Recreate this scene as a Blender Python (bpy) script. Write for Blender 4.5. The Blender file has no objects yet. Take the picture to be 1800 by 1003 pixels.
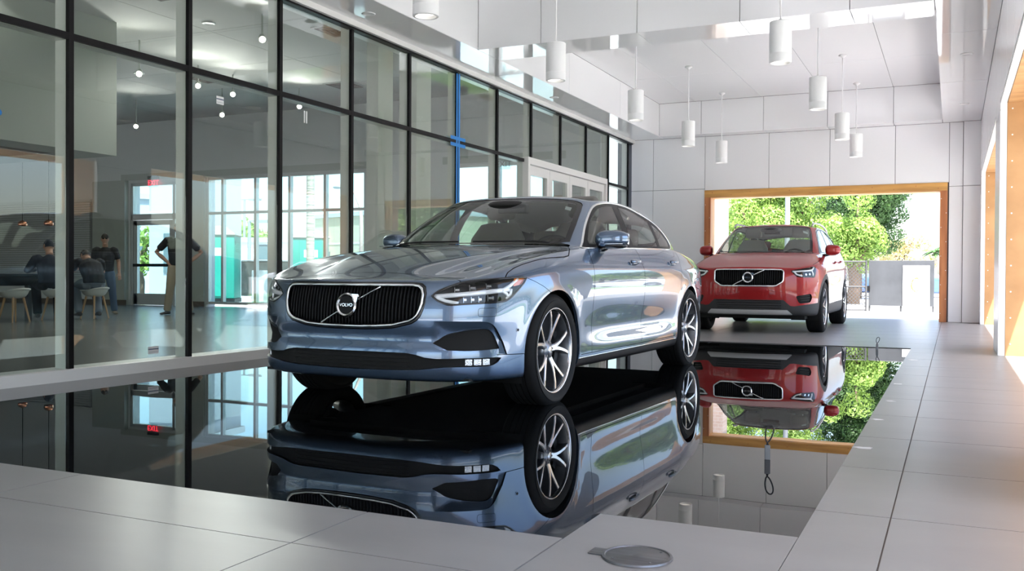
import bpy, bmesh, math, random
import numpy as np
from math import sin, cos, pi, radians as RAD
from mathutils import Vector, Matrix
from mathutils.bvhtree import BVHTree
random.seed(7)
S = bpy.context.scene
C = S.collection
# ------------------------------------------------------------------ camera
cam_d = bpy.data.cameras.new('camera'); cam_o = bpy.data.objects.new('camera', cam_d); C.objects.link(cam_o)
cam_d.sensor_width = 36; cam_d.lens = 36*1653.5/1800; cam_d.clip_start = .05; cam_d.clip_end = 600
_yaw, _pit, _rol = .4384, -.0112, .0056
_W = Vector((-sin(_yaw)*cos(_pit), cos(_yaw)*cos(_pit), sin(_pit)))
_R = Vector((cos(_yaw), sin(_yaw), 0)); _U = _R.cross(_W)
_R2 = _R*cos(_rol)+_U*sin(_rol); _U2 = -_R*sin(_rol)+_U*cos(_rol)
cam_o.matrix_world = Matrix(((_R2.x, _U2.x, -_W.x, 0), (_R2.y, _U2.y, -_W.y, 0), (_R2.z, _U2.z, -_W.z, .779), (0, 0, 0, 1)))
S.camera = cam_o
# ------------------------------------------------------------------ view, sky, sun
S.view_settings.view_transform = 'Standard'; S.view_settings.look = 'None'
S.view_settings.gamma = 1; S.view_settings.use_curve_mapping = False
S.view_settings.exposure = 1.84
cy = S.cycles
cy.max_bounces = 18; cy.diffuse_bounces = 12; cy.glossy_bounces = 7; cy.transmission_bounces = 8; cy.transparent_max_bounces = 32
cy.caustics_reflective = False; cy.caustics_refractive = False; cy.sample_clamp_indirect = 6; cy.blur_glossy = .3
cy.use_denoising = True
SUN = Vector((.286, -.30, 1)).normalized()
w = bpy.data.worlds.new('sky'); S.world = w; w.use_nodes = True
nt = w.node_tree; bg = nt.nodes['Background']
sk = nt.nodes.new('ShaderNodeTexSky'); sk.sky_type = 'NISHITA'; sk.sun_disc = False
sk.sun_elevation = math.asin(SUN.z); sk.sun_rotation = math.atan2(SUN.x, SUN.y)
sk.air_density = 1.0; sk.dust_density = 2.5; sk.ozone_density = 1.0
nt.links.new(sk.outputs[0], bg.inputs[0]); bg.inputs[1].default_value = .24
sl = bpy.data.lights.new('sun', 'SUN'); sl.energy = 8.0; sl.angle = .0093; sl.color = (1, .985, .965)
so = bpy.data.objects.new('sun', sl); C.objects.link(so); so.location = (6, -6, 20)
so.rotation_euler = SUN.to_track_quat('Z', 'Y').to_euler()

# ------------------------------------------------------------------ helpers
def mat(name, col, rough=.5, metal=0, coat=0, spec=.5, emit=None, es=1, bump=None, var=None, alpha=None, ior=1.45):
    m = bpy.data.materials.new(name); m.use_nodes = True
    n = m.node_tree.nodes; l = m.node_tree.links; p = n['Principled BSDF']
    p.inputs['Base Color'].default_value = (*col, 1); p.inputs['Roughness'].default_value = rough
    p.inputs['Metallic'].default_value = metal; p.inputs['Coat Weight'].default_value = coat
    p.inputs['Coat Roughness'].default_value = .015; p.inputs['Specular IOR Level'].default_value = spec
    p.inputs['IOR'].default_value = ior
    if emit: p.inputs['Emission Color'].default_value = (*emit, 1); p.inputs['Emission Strength'].default_value = es
    tc = n.new('ShaderNodeTexCoord')
    if var:                       # (scale vector, amount, detail): a soft noise over the base colour
        mp = n.new('ShaderNodeMapping'); mp.inputs['Scale'].default_value = var[0]
        nz = n.new('ShaderNodeTexNoise'); nz.inputs['Scale'].default_value = 1; nz.inputs['Detail'].default_value = var[2]
        mx = n.new('ShaderNodeMix'); mx.data_type = 'RGBA'; mx.blend_type = 'MIX'
        k = var[1]; a = var[3] if len(var) > 3 else tuple(c*(1-k) for c in col)
        b = tuple(min(1, c*(1+k)) for c in col)
        mx.inputs[6].default_value = (*a, 1); mx.inputs[7].default_value = (*b, 1)
        rp = n.new('ShaderNodeMapRange'); rp.inputs[1].default_value = .35; rp.inputs[2].default_value = .65
        l.new(tc.outputs['Object'], mp.inputs[0]); l.new(mp.outputs[0], nz.inputs['Vector']); l.new(nz.outputs[0], rp.inputs[0])
        l.new(rp.outputs[0], mx.inputs[0]); l.new(mx.outputs[2], p.inputs['Base Color'])
    if bump:                      # (scale vector, strength, distance)
        mp = n.new('ShaderNodeMapping'); mp.inputs['Scale'].default_value = bump[0]
        nz = n.new('ShaderNodeTexNoise'); nz.inputs['Scale'].default_value = 1; nz.inputs['Detail'].default_value = 2
        bp = n.new('ShaderNodeBump'); bp.inputs['Strength'].default_value = bump[1]; bp.inputs['Distance'].default_value = bump[2]
        l.new(tc.outputs['Object'], mp.inputs[0]); l.new(mp.outputs[0], nz.inputs['Vector']); l.new(nz.outputs[0], bp.inputs['Height'])
        l.new(bp.outputs[0], p.inputs['Normal'])
    return m
def glass_mat(name, tint, ior=1.5, gl=1.0):
    m = bpy.data.materials.new(name); m.use_nodes = True
    n = m.node_tree.nodes; l = m.node_tree.links; n.clear()
    o = n.new('ShaderNodeOutputMaterial'); mx = n.new('ShaderNodeMixShader'); t = n.new('ShaderNodeBsdfTransparent'); g = n.new('ShaderNodeBsdfGlossy')
    f = n.new('ShaderNodeFresnel'); ge = n.new('ShaderNodeNewGeometry'); io = n.new('ShaderNodeMapRange'); io.inputs[3].default_value = ior; io.inputs[4].default_value = 1/ior
    l.new(ge.outputs['Backfacing'], io.inputs[0]); l.new(io.outputs[0], f.inputs[0])
    mu = n.new('ShaderNodeMath'); mu.operation = 'MULTIPLY'; mu.inputs[1].default_value = gl
    t.inputs[0].default_value = (*tint, 1); g.inputs['Roughness'].default_value = 0; g.inputs[0].default_value = (1, 1, 1, 1)
    l.new(f.outputs[0], mu.inputs[0]); l.new(mu.outputs[0], mx.inputs[0]); l.new(t.outputs[0], mx.inputs[1]); l.new(g.outputs[0], mx.inputs[2]); l.new(mx.outputs[0], o.inputs[0])
    return m
M = {}
M['white'] = mat('white_panel', (.86, .86, .87), .16, spec=.5)
M['ceil'] = mat('white_ceiling_panel', (.86, .86, .87), .045, spec=.55)
M['joint'] = mat('panel_joint', (.12, .12, .13), .8)
M['wframe'] = mat('white_frame', (.80, .79, .77), .35)
M['black'] = mat('black_mullion', (.004, .0035, .004), .45, spec=.2)
M['inner'] = mat('mullion_inner', (.62, .62, .57), .45)
M['glass'] = glass_mat('curtain_glass', (.86, .895, .87), 1.5)
M['wglass'] = glass_mat('window_glass', (.80, .93, .95), 1.45)
M['tile'] = mat('floor_tile', (.235, .228, .218), .34, spec=.45, var=((1.2, 3.5, 1), .05, 6), bump=((60, 60, 60), .04, .002))
M['grout'] = mat('tile_grout', (.16, .145, .135), .9)
M['basin'] = mat('pool_basin', (.006, .006, .007), .5)
M['ply'] = mat('plywood', (.47, .265, .115), .55, var=((1.2, 7, 1.6), .15, 5, (.37, .19, .075)))
M['timber'] = mat('timber', (.62, .34, .10), .6, var=((1.0, 9, 9), .25, 5, (.50, .25, .07)))
M['timber_r'] = mat('timber_red', (.50, .20, .075), .6, var=((9, 9, 1.0), .25, 5, (.38, .13, .05)))
M['screw'] = mat('screw_head', (.75, .75, .72), .4, .6)
M['steel'] = mat('brushed_steel', (.15, .15, .157), .42, .8, var=((1, 60, 1), .15, 2))
M['blue_tape'] = mat('blue_tape', (.02, .22, .62), .6)
M['lampw'] = mat('lamp_white', (.86, .86, .86), .45)
M['lens'] = mat('lamp_lens', (.55, .55, .5), .15, .4, emit=(1, .95, .85), es=.5)
M['chrome'] = mat('chrome', (.86, .87, .88), .06, 1)
M['rubber'] = mat('tyre_rubber', (.009, .009, .0095), .7, spec=.25, bump=((25, 25, 25), .1, .004))
M['dark'] = mat('black_plastic', (.008, .008, .009), .45, spec=.3)
M['matte'] = mat('matte_black', (.004, .004, .004), .8)
M['cable'] = mat('black_cable', (.01, .01, .012), .45)
M['white_paint'] = mat('white_paint', (.8, .8, .8), .5)

class MB:
    """collects shapes, then links them as ONE mesh object"""
    def __init__(s): s.v = []; s.f = []; s.mi = []; s.sm = []; s.m = 0
    def add(s, vs, fs, smooth=False, T=None):
        o = len(s.v)
        for q in vs: s.v.append(tuple(T @ Vector(q)) if T else tuple(q))
        for f in fs: s.f.append([i+o for i in f]); s.mi.append(s.m); s.sm.append(smooth)
        return s
    def box(s, x0, x1, y0, y1, z0, z1, T=None, bev=0):
        if bev:
            bm = bmesh.new(); bmesh.ops.create_cube(bm, size=1)
            for q in bm.verts: q.co = Vector(((x0+x1)/2+q.co.x*(x1-x0), (y0+y1)/2+q.co.y*(y1-y0), (z0+z1)/2+q.co.z*(z1-z0)))
            bmesh.ops.bevel(bm, geom=bm.edges[:], offset=bev, segments=3, profile=.5, affect='EDGES')
            return s.bm(bm, T, True)
        v = [(x, y, z) for z in (z0, z1) for y in (y0, y1) for x in (x0, x1)]
        return s.add(v, [(0, 2, 3, 1), (4, 5, 7, 6), (0, 1, 5, 4), (2, 6, 7, 3), (0, 4, 6, 2), (1, 3, 7, 5)], False, T)
    def bm(s, bm, T=None, smooth=False):
        bm.verts.index_update(); s.add([v.co.copy() for v in bm.verts], [[v.index for v in f.verts] for f in bm.faces], smooth, T); bm.free(); return s
    def cyl(s, p, q, r, r2=None, n=16, cap=True, smooth=True):
        p = Vector(p); q = Vector(q); r2 = r if r2 is None else r2; d = (q-p).normalized()
        a = d.orthogonal().normalized(); b = d.cross(a)
        vs = [p+(a*cos(2*pi*i/n)+b*sin(2*pi*i/n))*r for i in range(n)]+[q+(a*cos(2*pi*i/n)+b*sin(2*pi*i/n))*r2 for i in range(n)]
        s.add(vs, [(i, (i+1) % n, n+(i+1) % n, n+i) for i in range(n)], smooth)
        if cap: s.add(vs[:n], [list(range(n))[::-1]]); s.add(vs[n:], [list(range(n))])
        return s
    def tube(s, pts, r, n=8, closed=False, flat=None, normals=None, caps=True):
        """sweep; r number or list; flat=(a,b) half sizes along side and normal"""
        P = [Vector(p) for p in pts]; k = len(P); rings = []; pa = None
        for i in range(k):
            if closed: d = P[(i+1) % k]-P[i-1]
            else: d = P[min(i+1, k-1)]-P[max(i-1, 0)]
            if d.length < 1e-9: d = Vector((0, 0, 1))
            d.normalize()
            if normals: b = Vector(normals[i]); b = (b-d*b.dot(d)).normalized(); a = b.cross(d)
            else:
                a = d.orthogonal().normalized() if pa is None else (pa-d*pa.dot(d)).normalized(); b = d.cross(a)
            pa = a; rr = r[i] if isinstance(r, (list, tuple)) else r
            fa, fb = flat if flat else (rr, rr)
            rings.append([P[i]+a*cos(2*pi*j/n)*fa+b*sin(2*pi*j/n)*fb for j in range(n)])
        vs = [q for g in rings for q in g]; fs = []
        for i in range(k if closed else k-1):
            o = i*n; o2 = ((i+1) % k)*n
            for j in range(n): fs.append((o+j, o+(j+1) % n, o2+(j+1) % n, o2+j))
        if caps and not closed: fs.append(list(range(n))[::-1]); fs.append([(k-1)*n+j for j in range(n)])
        return s.add(vs, fs, True)
    def lathe(s, prof, n=32, T=None, closed=False, smooth=True):
        """prof list of (r, h) about the local z axis"""
        vs = [(r*cos(2*pi*i/n), r*sin(2*pi*i/n), h) for r, h in prof for i in range(n)]; k = len(prof); fs = []
        for a in range(k if closed else k-1):
            b = (a+1) % k
            for i in range(n): fs.append((a*n+i, a*n+(i+1) % n, b*n+(i+1) % n, b*n+i))
        return s.add(vs, fs, smooth, T)
    def prism(s, poly, h0, h1, T=None):
        n = len(poly); vs = [(x, y, h0) for x, y in poly]+[(x, y, h1) for x, y in poly]
        return s.add(vs, [list(range(n))[::-1], list(range(n, 2*n))]+[(i, (i+1) % n, n+(i+1) % n, n+i) for i in range(n)], False, T)
    def build(s, name, m, parent=None, loc=None, auto=None):
        me = bpy.data.meshes.new(name); me.from_pydata(s.v, [], s.f)
        for q in (m if isinstance(m, (list, tuple)) else [m]): me.materials.append(M[q] if isinstance(q, str) else q)
        me.polygons.foreach_set('material_index', s.mi); me.polygons.foreach_set('use_smooth', s.sm)
        me.update()
        bm = bmesh.new(); bm.from_mesh(me)
        bmesh.ops.recalc_face_normals(bm, faces=bm.faces[:]); bm.to_mesh(me); bm.free()
        if auto: me.set_sharp_from_angle(angle=RAD(auto))
        o = bpy.data.objects.new(name, me); C.objects.link(o)
        if parent: o.parent = parent
        if loc: o.location = loc
        return o
def tag(o, label=None, cat=None, group=None, kind=None):
    if label: o['label'] = label
    if cat: o['category'] = cat
    if group: o['group'] = group
    if kind: o['kind'] = kind
    return o
def struct(o): o['kind'] = 'structure'; return o
def empty(name, loc=(0, 0, 0), rz=0, parent=None):
    o = bpy.data.objects.new(name, None); C.objects.link(o); o.location = loc; o.rotation_euler = (0, 0, rz); o.empty_display_size = .1
    if parent: o.parent = parent
    return o
def lamp(parent, loc, watt, col=(1, .97, .93), r=.05, name='lamp_light', aim=None):
    d = bpy.data.lights.new(name, 'SPOT'); d.energy = watt; d.color = col; d.shadow_soft_size = r; d.spot_size = RAD(150); d.spot_blend = .6
    o = bpy.data.objects.new(name, d); C.objects.link(o); o.parent = parent; o.location = loc
    if aim: o.rotation_euler = (-Vector(aim)).to_track_quat('Z', 'Y').to_euler()
    return o
def copy_tree(o, parent=None):
    c = o.copy(); C.objects.link(c)
    if parent: c.parent = parent
    for ch in [q for q in KIDS.get(o.name, o.children)]: copy_tree(ch, c)
    return c
KIDS = {}
def ico(r, sub=2, sc=(1, 1, 1), jit=0):
    bm = bmesh.new(); bmesh.ops.create_icosphere(bm, subdivisions=sub, radius=r)
    for v in bm.verts:
        k = 1+random.uniform(-jit, jit); v.co = Vector((v.co.x*sc[0]*k, v.co.y*sc[1]*k, v.co.z*sc[2]*k))
    return bm
# ------------------------------------------------------------------ the hall
GX, FY, RX, SOF, CEI = -5.84, 18.05, .41, 3.47, 4.10
PX1, PY0, PY1, NX, NY = -.41, 2.585, 11.2, -1.04, 2.905        # pool: right, front, back, notch
# floor: grout bed and tiles
f = MB()
xs = [-7.4, -5.82, -4.35, -3.045, -1.73, NX, -.41, -.175, .62, 1.22]
rows = [PY0, 2.19, 1.38, .57, -.24, -1.05, -1.86, -2.67, -3.48, -4.29, -5.1, -6.2]
G = .0025
for k in range(len(rows)-1):
    for a, b in zip(xs[1:-1], xs[2:]):
        if abs(a+.41) < .01: a = -.41
        if abs(b+.41) < .01 and k == 0: f.box(a+G, b-G, rows[k+1]+G, NY, -.06, 0); continue
        if k == 0 and a >= -.42: f.box(a+G, b-G, rows[k+1]+G, 2.46, -.06, 0); continue
        f.box(a+G, b-G, rows[k+1]+G, rows[k]-G if k else rows[k], -.06, 0)
ry = [2.46, 3.27, 4.08, 4.885]+[4.885+.81*i for i in range(1, 8)]+[11.2]
for a, b in zip(ry[:-1], ry[1:]):
    f.box(-.41, -.175-G, a+G, b-G, -.06, 0); f.box(-.175+G, .62-G, a+G, b-G, -.06, 0); f.box(.62+G, 1.22, a+G, b-G, -.06, 0)
by = [11.2, 12.01, 12.82, 13.63, 14.44, 15.25, 16.06, 16.87, 17.68, 18.75]
for a, b in zip(by[:-1], by[1:]):
    for x0, x1 in ((-5.80, -4.35), (-4.35, -3.045), (-3.045, -1.73), (-1.73, -.175), (-.175, .62), (.62, 1.22)):
        f.box(x0+G, x1-G, a+(G if a > 11.3 else 0), b-G, -.06, 0)
f.m = 1
f.box(PX1, 1.22, -6.2, PY1, -.1, -.004); f.box(GX, PX1, -6.2, PY0, -.1, -.004); f.box(NX, PX1, PY0, NY, -.1, -.004); f.box(GX, 1.22, PY1, 18.75, -.1, -.004)
struct(f.build('floor', ['tile', 'grout']))
# reflecting pool: black basin under a thin sheet of water
M['water'] = mat('pool_water', (.003, .0035, .004), 0, ior=1.36, bump=((1.3, 1.3, 1), .02, .02))
b = MB(); b.box(GX, PX1, PY0, PY1, -.09, -.034)
basin = struct(b.build('trim_1', 'basin'))
p = MB(); p.add([(x, y, -.007) for x, y in [(GX+.06, PY0), (NX, PY0), (NX, NY), (PX1, NY), (PX1, PY1), (GX+.06, PY1)]], [tuple(range(6))])
pool = p.build('reflecting_pool', 'water')
tag(pool, 'shallow black reflecting pool of still water under the blue sedan', 'pool')
# far wall with its portal
def panels(mb, axis, pos, th, cells, g=.004):
    """flat panels with open joints; cells (u0,u1,z0,z1); axis 'y': faces -Y at y=pos; axis 'x': faces -X at x=pos; axis '-x': faces +X"""
    for u0, u1, z0, z1 in cells:
        if axis == 'y': mb.box(u0+g, u1-g, pos, pos+th, z0+g, z1-g)
        elif axis == '-y': mb.box(u0+g, u1-g, pos-th, pos, z0+g, z1-g)
        elif axis == 'x': mb.box(pos, pos+th, u0+g, u1-g, z0+g, z1-g)
        elif axis == '-x': mb.box(pos-th, pos, u0+g, u1-g, z0+g, z1-g)
OX0, OX1, OZ = -4.36, -.10, 2.43          # outer size of the timber frame in the far wall
jx = [-4.36, -3.15, -2.06, -.95]
w_ = MB()
cells = [(GX, -5.39, 0, 2.46), (GX, -5.39, 2.46, SOF), (-5.39, OX0, 0, 2.46), (-5.39, OX0, 2.46, SOF)]
cells += [(a, b, OZ, SOF) for a, b in zip(jx, jx[1:]+[OX1+.02])]
cells += [(OX1+.02, .14, 0, 2.36), (OX1+.02, .14, 2.36, SOF), (.14, RX+.1, 0, 2.36), (.14, RX+.1, 2.36, SOF)]
panels(w_, 'y', FY, .03, cells[:-2]); panels(w_, 'y', FY-.05, .08, cells[-2:])
w_.m = 1
w_.box(GX-.3, OX0, FY+.03, FY+.36, 0, 4.9); w_.box(OX1, RX+.9, FY+.03, FY+.36, 0, 4.9); w_.box(OX0, OX1, FY+.03, FY+.36, OZ, 4.9)
struct(w_.build('wall_far', ['white', 'joint']))
def portal_y(x0, x1, y0, y1, zt, name='door_1'):
    """timber lined opening in a wall across Y"""
    e = struct(empty(name, ((x0+x1)/2, y0, 0))); T = Matrix.Translation((-(x0+x1)/2, -y0, 0)); d = .12
    h = MB(); h.box(x0, x1, y0-.02, y0+.03, zt-.14, zt, T); h.box(x0+.02, x1-.02, y0+.03, y1, zt-.15, zt-.03, T)
    for i in range(12): h.m = 1; h.cyl(T @ Vector((x0+.15+i*(x1-x0-.3)/11, y0-.022, zt-.05-.05*(i % 2))), T @ Vector((x0+.15+i*(x1-x0-.3)/11, y0-.0195, zt-.05-.05*(i % 2))), .009, n=8); h.m = 0
    h.build('header', ['timber', 'timber_r'], e)
    for a, b, nm in ((x0, x0+d, 'jamb'), (x1-d, x1, 'jamb')):
        j = MB(); j.box(a, b, y0-.02, y0+.03, 0, zt-.14, T)
        j.m = 1; j.box(a+.01, b-.01, y0+.03, y1, 0, zt-.15, T); j.m = 2
        for i in range(9): j.cyl(T @ Vector((a+.02+.08*(i % 2), y0-.0225, .15+i*.25)), T @ Vector((a+.02+.08*(i % 2), y0-.0195, .15+i*.25)), .007, n=8)
        j.build(nm, ['timber_r', 'ply', 'screw'], e)
    return e
portal_y(OX0, OX1, FY, FY+.36, OZ)
# unseen near wall behind the camera, its portal left open to admit light
w_ = MB(); NYW = -4.9
panels(w_, '-y', NYW, .03, [(GX, -4.36, 0, SOF), (-.1, RX, 0, SOF), (-4.36, -.1, OZ, SOF)])
w_.m = 1; w_.box(GX-.3, -4.36, NYW-.36, NYW-.03, 0, 4.9); w_.box(-.1, RX+.9, NYW-.36, NYW-.03, 0, 4.9); w_.box(-4.36, -.1, NYW-.36, NYW-.03, OZ, 4.9)
struct(w_.build('wall_near', ['white', 'joint']))
# right wall: deep plywood lined portals between white piers
w_ = MB(); HZ = 2.55; RT = 1.2
opens = [(-2.2, 3.55), (4.70, 10.58), (11.68, 17.45)]
edges = [NYW, -2.2, 3.55, 4.70, 10.58, 11.68, 17.45, FY]
for a, b in ((NYW, -2.2), (3.55, 4.70), (10.58, 11.68), (17.45, FY)):
    panels(w_, 'x', RX, .03, [(a, b, 0, HZ-.1), (a, b, HZ-.1, SOF)]); w_.m = 1; w_.box(RX+.03, RT, a+.03, b-.03, 0, HZ); w_.m = 0
for a, b in opens:
    n = 5
    panels(w_, 'x', RX, .03, [(a+(b-a)*i/n, a+(b-a)*(i+1)/n, HZ, SOF) for i in range(n)])
w_.m = 1; w_.box(RX+.03, RT, NYW, FY, HZ+.03, 4.9)
struct(w_.build('wall_right', ['white', 'joint']))
def portal_x(n, a, b):
    e = struct(empty('door_%d' % n, (RX, (a+b)/2, 0))); T = Matrix.Translation((-RX, -(a+b)/2, 0))
    h = MB(); h.box(RX+.06, RT, a, b, HZ-.03, HZ+.03, T); h.m = 1; h.box(RX+.005, RX+.065, a-.03, b+.03, HZ-.03, HZ+.12, T)
    h.build('header', ['ply', 'wframe'], e)
    for q, s in ((a, -1), (b, 1)):
        j = MB(); y0, y1 = sorted((q, q+.03*s)); j.box(RX+.065, RT, y0, y1, 0, HZ-.03, T); j.m = 1
        for c in range(2):
            for i in range(10):
                p0 = T @ Vector((RX+.11+c*.55, q, .12+i*.26)); j.cyl(p0, p0+Vector((0, -s*.002, 0)), .008, n=8)
        j.m = 2; j.box(RX+.005, RX+.062, y0, y1, 0, HZ-.03, T)
        j.build('jamb', ['ply', 'screw', 'wframe'], e)
for i, (a, b) in enumerate(opens): portal_x(2+i, a, b)
# ceiling: soffit ring, cross beams and raised trays
c = MB(); LX, RXI = -5.18, -.19
def soffit(cells, z=SOF):
    for x0, x1, y0, y1 in cells: c.box(x0+.004, x1-.004, y0+.004, y1-.004, z, z+.03)
ysj = [NYW, -2.0, .6, 2.4, 5.7, 8.6, 11.46, 14.35, FY]
soffit([(GX+.03, LX, a, b) for a, b in zip(ysj, ysj[1:])]); soffit([(RXI, RX, a, b) for a, b in zip(ysj, ysj[1:])])
beams = [(-5.0, -4.6), (2.4, 3.0), (10.05, 10.65), (17.72, FY)]
bx = [LX, -4.36, -3.2, -2.07, -.97, RXI]
for y0, y1 in beams: soffit([(a, b, y0, y1) for a, b in zip(bx, bx[1:])])
trays = [(-4.6, 2.4), (3.0, 10.05), (10.65, 17.72)]
tx = [LX, -4.46, -3.25, -2.15, -.98, RXI]
for y0, y1 in trays:
    ny = 3
    for i in range(ny):
        for a, b in zip(tx, tx[1:]): c.box(a+.003, b-.003, y0+(y1-y0)*i/ny+.003, y0+(y1-y0)*(i+1)/ny-.003, CEI, CEI+.03)
        yy = (y0+(y1-y0)*i/ny, y0+(y1-y0)*(i+1)/ny)
        panels(c, '-x', LX, .03, [(*yy, SOF, CEI)]); panels(c, 'x', RXI, .03, [(*yy, SOF, CEI)])
    panels(c, 'y', y1, .03, [(a, b, SOF, CEI) for a, b in zip(bx, bx[1:])]); panels(c, '-y', y0, .03, [(a, b, SOF, CEI) for a, b in zip(bx, bx[1:])])
c.m = 1
c.box(GX-.3, RT, NYW-.3, FY+.3, CEI+.05, CEI+.5)
c.box(GX-.3, LX-.03, NYW, FY, SOF+.05, CEI+.05); c.box(RXI+.03, RT, NYW, FY, SOF+.05, CEI+.05)
for y0, y1 in beams: c.box(LX, RXI, y0+.04, y1-.04, SOF+.05, CEI+.05)
struct(c.build('ceiling', ['ceil', 'joint']))
def downlight(x, y, z, lab):
    m = MB(); m.lathe([(.001, -.004), (.052, -.004), (.056, -.008), (.068, -.006), (.072, 0), (.001, 0)], 24)
    return tag(m.build('recessed_downlight', 'lampw', loc=(x, y, z)), lab, 'downlight', 'downlights in the hall soffits')
downlight(.12, 12.6, SOF, 'round white downlight in the right soffit, nearer of the two')
downlight(.13, 16.2, SOF, 'round white downlight in the right soffit, farther of the two')
downlight(-5.50, 8.2, SOF, 'round white downlight in the left soffit above the clear glazing, nearest of them')
downlight(-5.50, 13.2, SOF, 'round white downlight in the left soffit above the glass doors')
# ------------------------------------------------------------------ glazed wall on the left
PIT = 1.182; MY = [4.86+PIT*k for k in range(-8, 12)]; ZM, ZT = 2.50, 3.41; DOORS = (12.86, 16.42); ZD = 2.55
nwin = 0
def pane(name, y0, y1, z0, z1, par, x=GX-.025, key='glass'):
    m = MB(); m.box(x-.005, x+.005, y0, y1, z0, z1); return m.build(name, key, par)
for k, y in enumerate(MY):
    z0 = ZD if DOORS[0]+.1 < y < DOORS[1]-.1 else .075
    m = MB(); m.box(GX-.03, GX+.004, y-.021, y+.021, z0, ZT)
    m.m = 1; m.box(GX-.135, GX-.03, y-.025, y+.025, z0, ZT)
    struct(m.build('trim_%d' % (10+k), ['black', 'inner']))
    if k+1 < len(MY):
        y1 = MY[k+1]; nwin += 1
        e = struct(empty('window_%d' % nwin, (0, 0, 0)))
        door = y > DOORS[0]-.3 and y1 < DOORS[1]+.3
        pane('upper_pane', y+.026, y1-.026, (ZD+.02 if door else ZM+.025), ZT, e)
        if not door:
            pane('lower_pane', y+.026, y1-.026, .075, ZM-.025, e)
            r = MB(); r.box(GX-.03, GX+.003, y+.022, y1-.022, ZM-.024, ZM+.024); r.m = 1; r.box(GX-.13, GX-.03, y+.026, y1-.026, ZM-.027, ZM+.027)
            r.build('transom', ['black', 'inner'], e)
m = MB(); m.box(GX-.2, GX+.07, NYW, FY, ZT, SOF+.02); struct(m.build('trim_2', 'wframe'))
m = MB(); m.box(GX-.2, GX+.05, NYW, DOORS[0], -.06, .075); m.box(GX-.2, GX+.05, DOORS[1], FY, -.06, .075); struct(m.build('trim_3', 'wframe'))
# black line under the top rail
m = MB(); m.box(GX-.05, GX+.03, NYW, FY, ZT-.02, ZT); struct(m.build('trim_4', 'black'))
# glass doors
e = struct(empty('door_5', (GX, (DOORS[0]+DOORS[1])/2, 0))); T = Matrix.Translation((-GX, -(DOORS[0]+DOORS[1])/2, 0))
h = MB(); h.box(GX-.12, GX+.07, *DOORS, ZD-.10, ZD, T); h.box(GX-.12, GX+.07, DOORS[0], DOORS[0]+.07, 0, ZD-.1, T); h.box(GX-.12, GX+.07, DOORS[1]-.07, DOORS[1], 0, ZD-.1, T)
h.build('door_frame', 'wframe', e)
dw = (DOORS[1]-DOORS[0]-.14)/4
for i in range(4):
    a = DOORS[0]+.07+dw*i; b = a+dw; fr = MB(); st = .11
    fr.box(GX-.05, GX+.03, a+.004, a+st, .01, ZD-.11, T); fr.box(GX-.05, GX+.03, b-st, b-.004, .01, ZD-.11, T)
    fr.box(GX-.05, GX+.03, a+st, b-st, ZD-.25, ZD-.11, T); fr.box(GX-.05, GX+.03, a+st, b-st, .01, .26, T)
    d = fr.build('door_leaf', 'wframe', e)
    g = MB(); g.box(GX-.015, GX-.005, a+st, b-st, .26, ZD-.25, T); g.build('pane', 'glass', d)
    hd = MB(); yy = b-.06 if i % 2 == 0 else a+.06
    hd.cyl(T @ Vector((GX+.08, yy, .85)), T @ Vector((GX+.08, yy, 1.35)), .014, n=10)
    for z in (.9, 1.3): hd.cyl(T @ Vector((GX+.03, yy, z)), T @ Vector((GX+.08, yy, z)), .01, n=8)
    hd.build('door_handle', 'steel', d)
# blue masking tape on the sixth mullion
ty = MY[13]
tp = MB()
for s in (-1, 1): tp.box(GX+.0045, GX+.0055, ty+s*.031-.02, ty+s*.031+.02, .09, ZT-.03)
for s in (-1, 1): tp.box(GX+.006, GX+.007, ty-.20, ty+.20, ZM+s*.042-.022, ZM+s*.042+.022)
tag(tp.build('masking_tape', 'blue_tape'), 'blue masking tape running up both edges of one black mullion', 'tape')
# ------------------------------------------------------------------ pendants
def pendant(x, y, lab):
    e = empty('pendant_light', (x, y, CEI)); tag(e, lab, 'pendant light', 'white cylinder pendants')
    h0, h1 = 3.23-CEI, 2.835-CEI
    m = MB(); m.lathe([(.001, 0), (.055, 0), (.06, -.012), (.03, -.03), (.012, -.05), (.001, -.05)], 24); m.build('canopy', 'lampw', e)
    m = MB(); m.cyl((0, 0, -.04), (0, 0, h0+.02), .0085, n=10); m.build('stem', 'lampw', e)
    m = MB(); m.lathe([(.001, h0+.03), (.014, h0+.03), (.014, h0+.004), (.02, h0), (.1, h0), (.105, h0-.005), (.105, h1+.09), (.1035, h1+.088), (.1035, h1+.084), (.105, h1+.082), (.105, h1+.004), (.101, h1), (.086, h1), (.078, h1+.03), (.001, h1+.03)], 40)
    m.build('shade', 'lampw', e, auto=40)
    m = MB(); m.lathe([(.001, h1+.024), (.03, h1+.024), (.05, h1+.016), (.07, h1+.022), (.07, h1+.029), (.001, h1+.029)], 24); m.build('lamp_lens', 'lens', e)
for x, y, lab in ((-3.83, 6.52, 'white cylinder pendant light nearest the glass wall, cut off by the top edge'), (-3.83, 9.23, 'white cylinder pendant in front of the cross beam, left of the two nearest fully seen'),
                  (-3.83, 12.0, 'white cylinder pendant third along the row beside the glass wall'), (-3.83, 14.73, 'white cylinder pendant fourth along the glass-side row, before the farthest one'),
                  (-3.83, 17.1, 'farthest white cylinder pendant of the glass-side row, small and over the timber portal'), (-1.53, 9.33, 'big white cylinder pendant hanging in front of the beam, nearest of the right-hand row'),
                  (-1.53, 12.1, 'white cylinder pendant second along the right-hand row'), (-1.53, 14.9, 'white cylinder pendant third along the right-hand row'),
                  (-1.53, 17.15, 'farthest white cylinder pendant of the right-hand row, above the red SUV')):
    pendant(x, y, lab)
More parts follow.
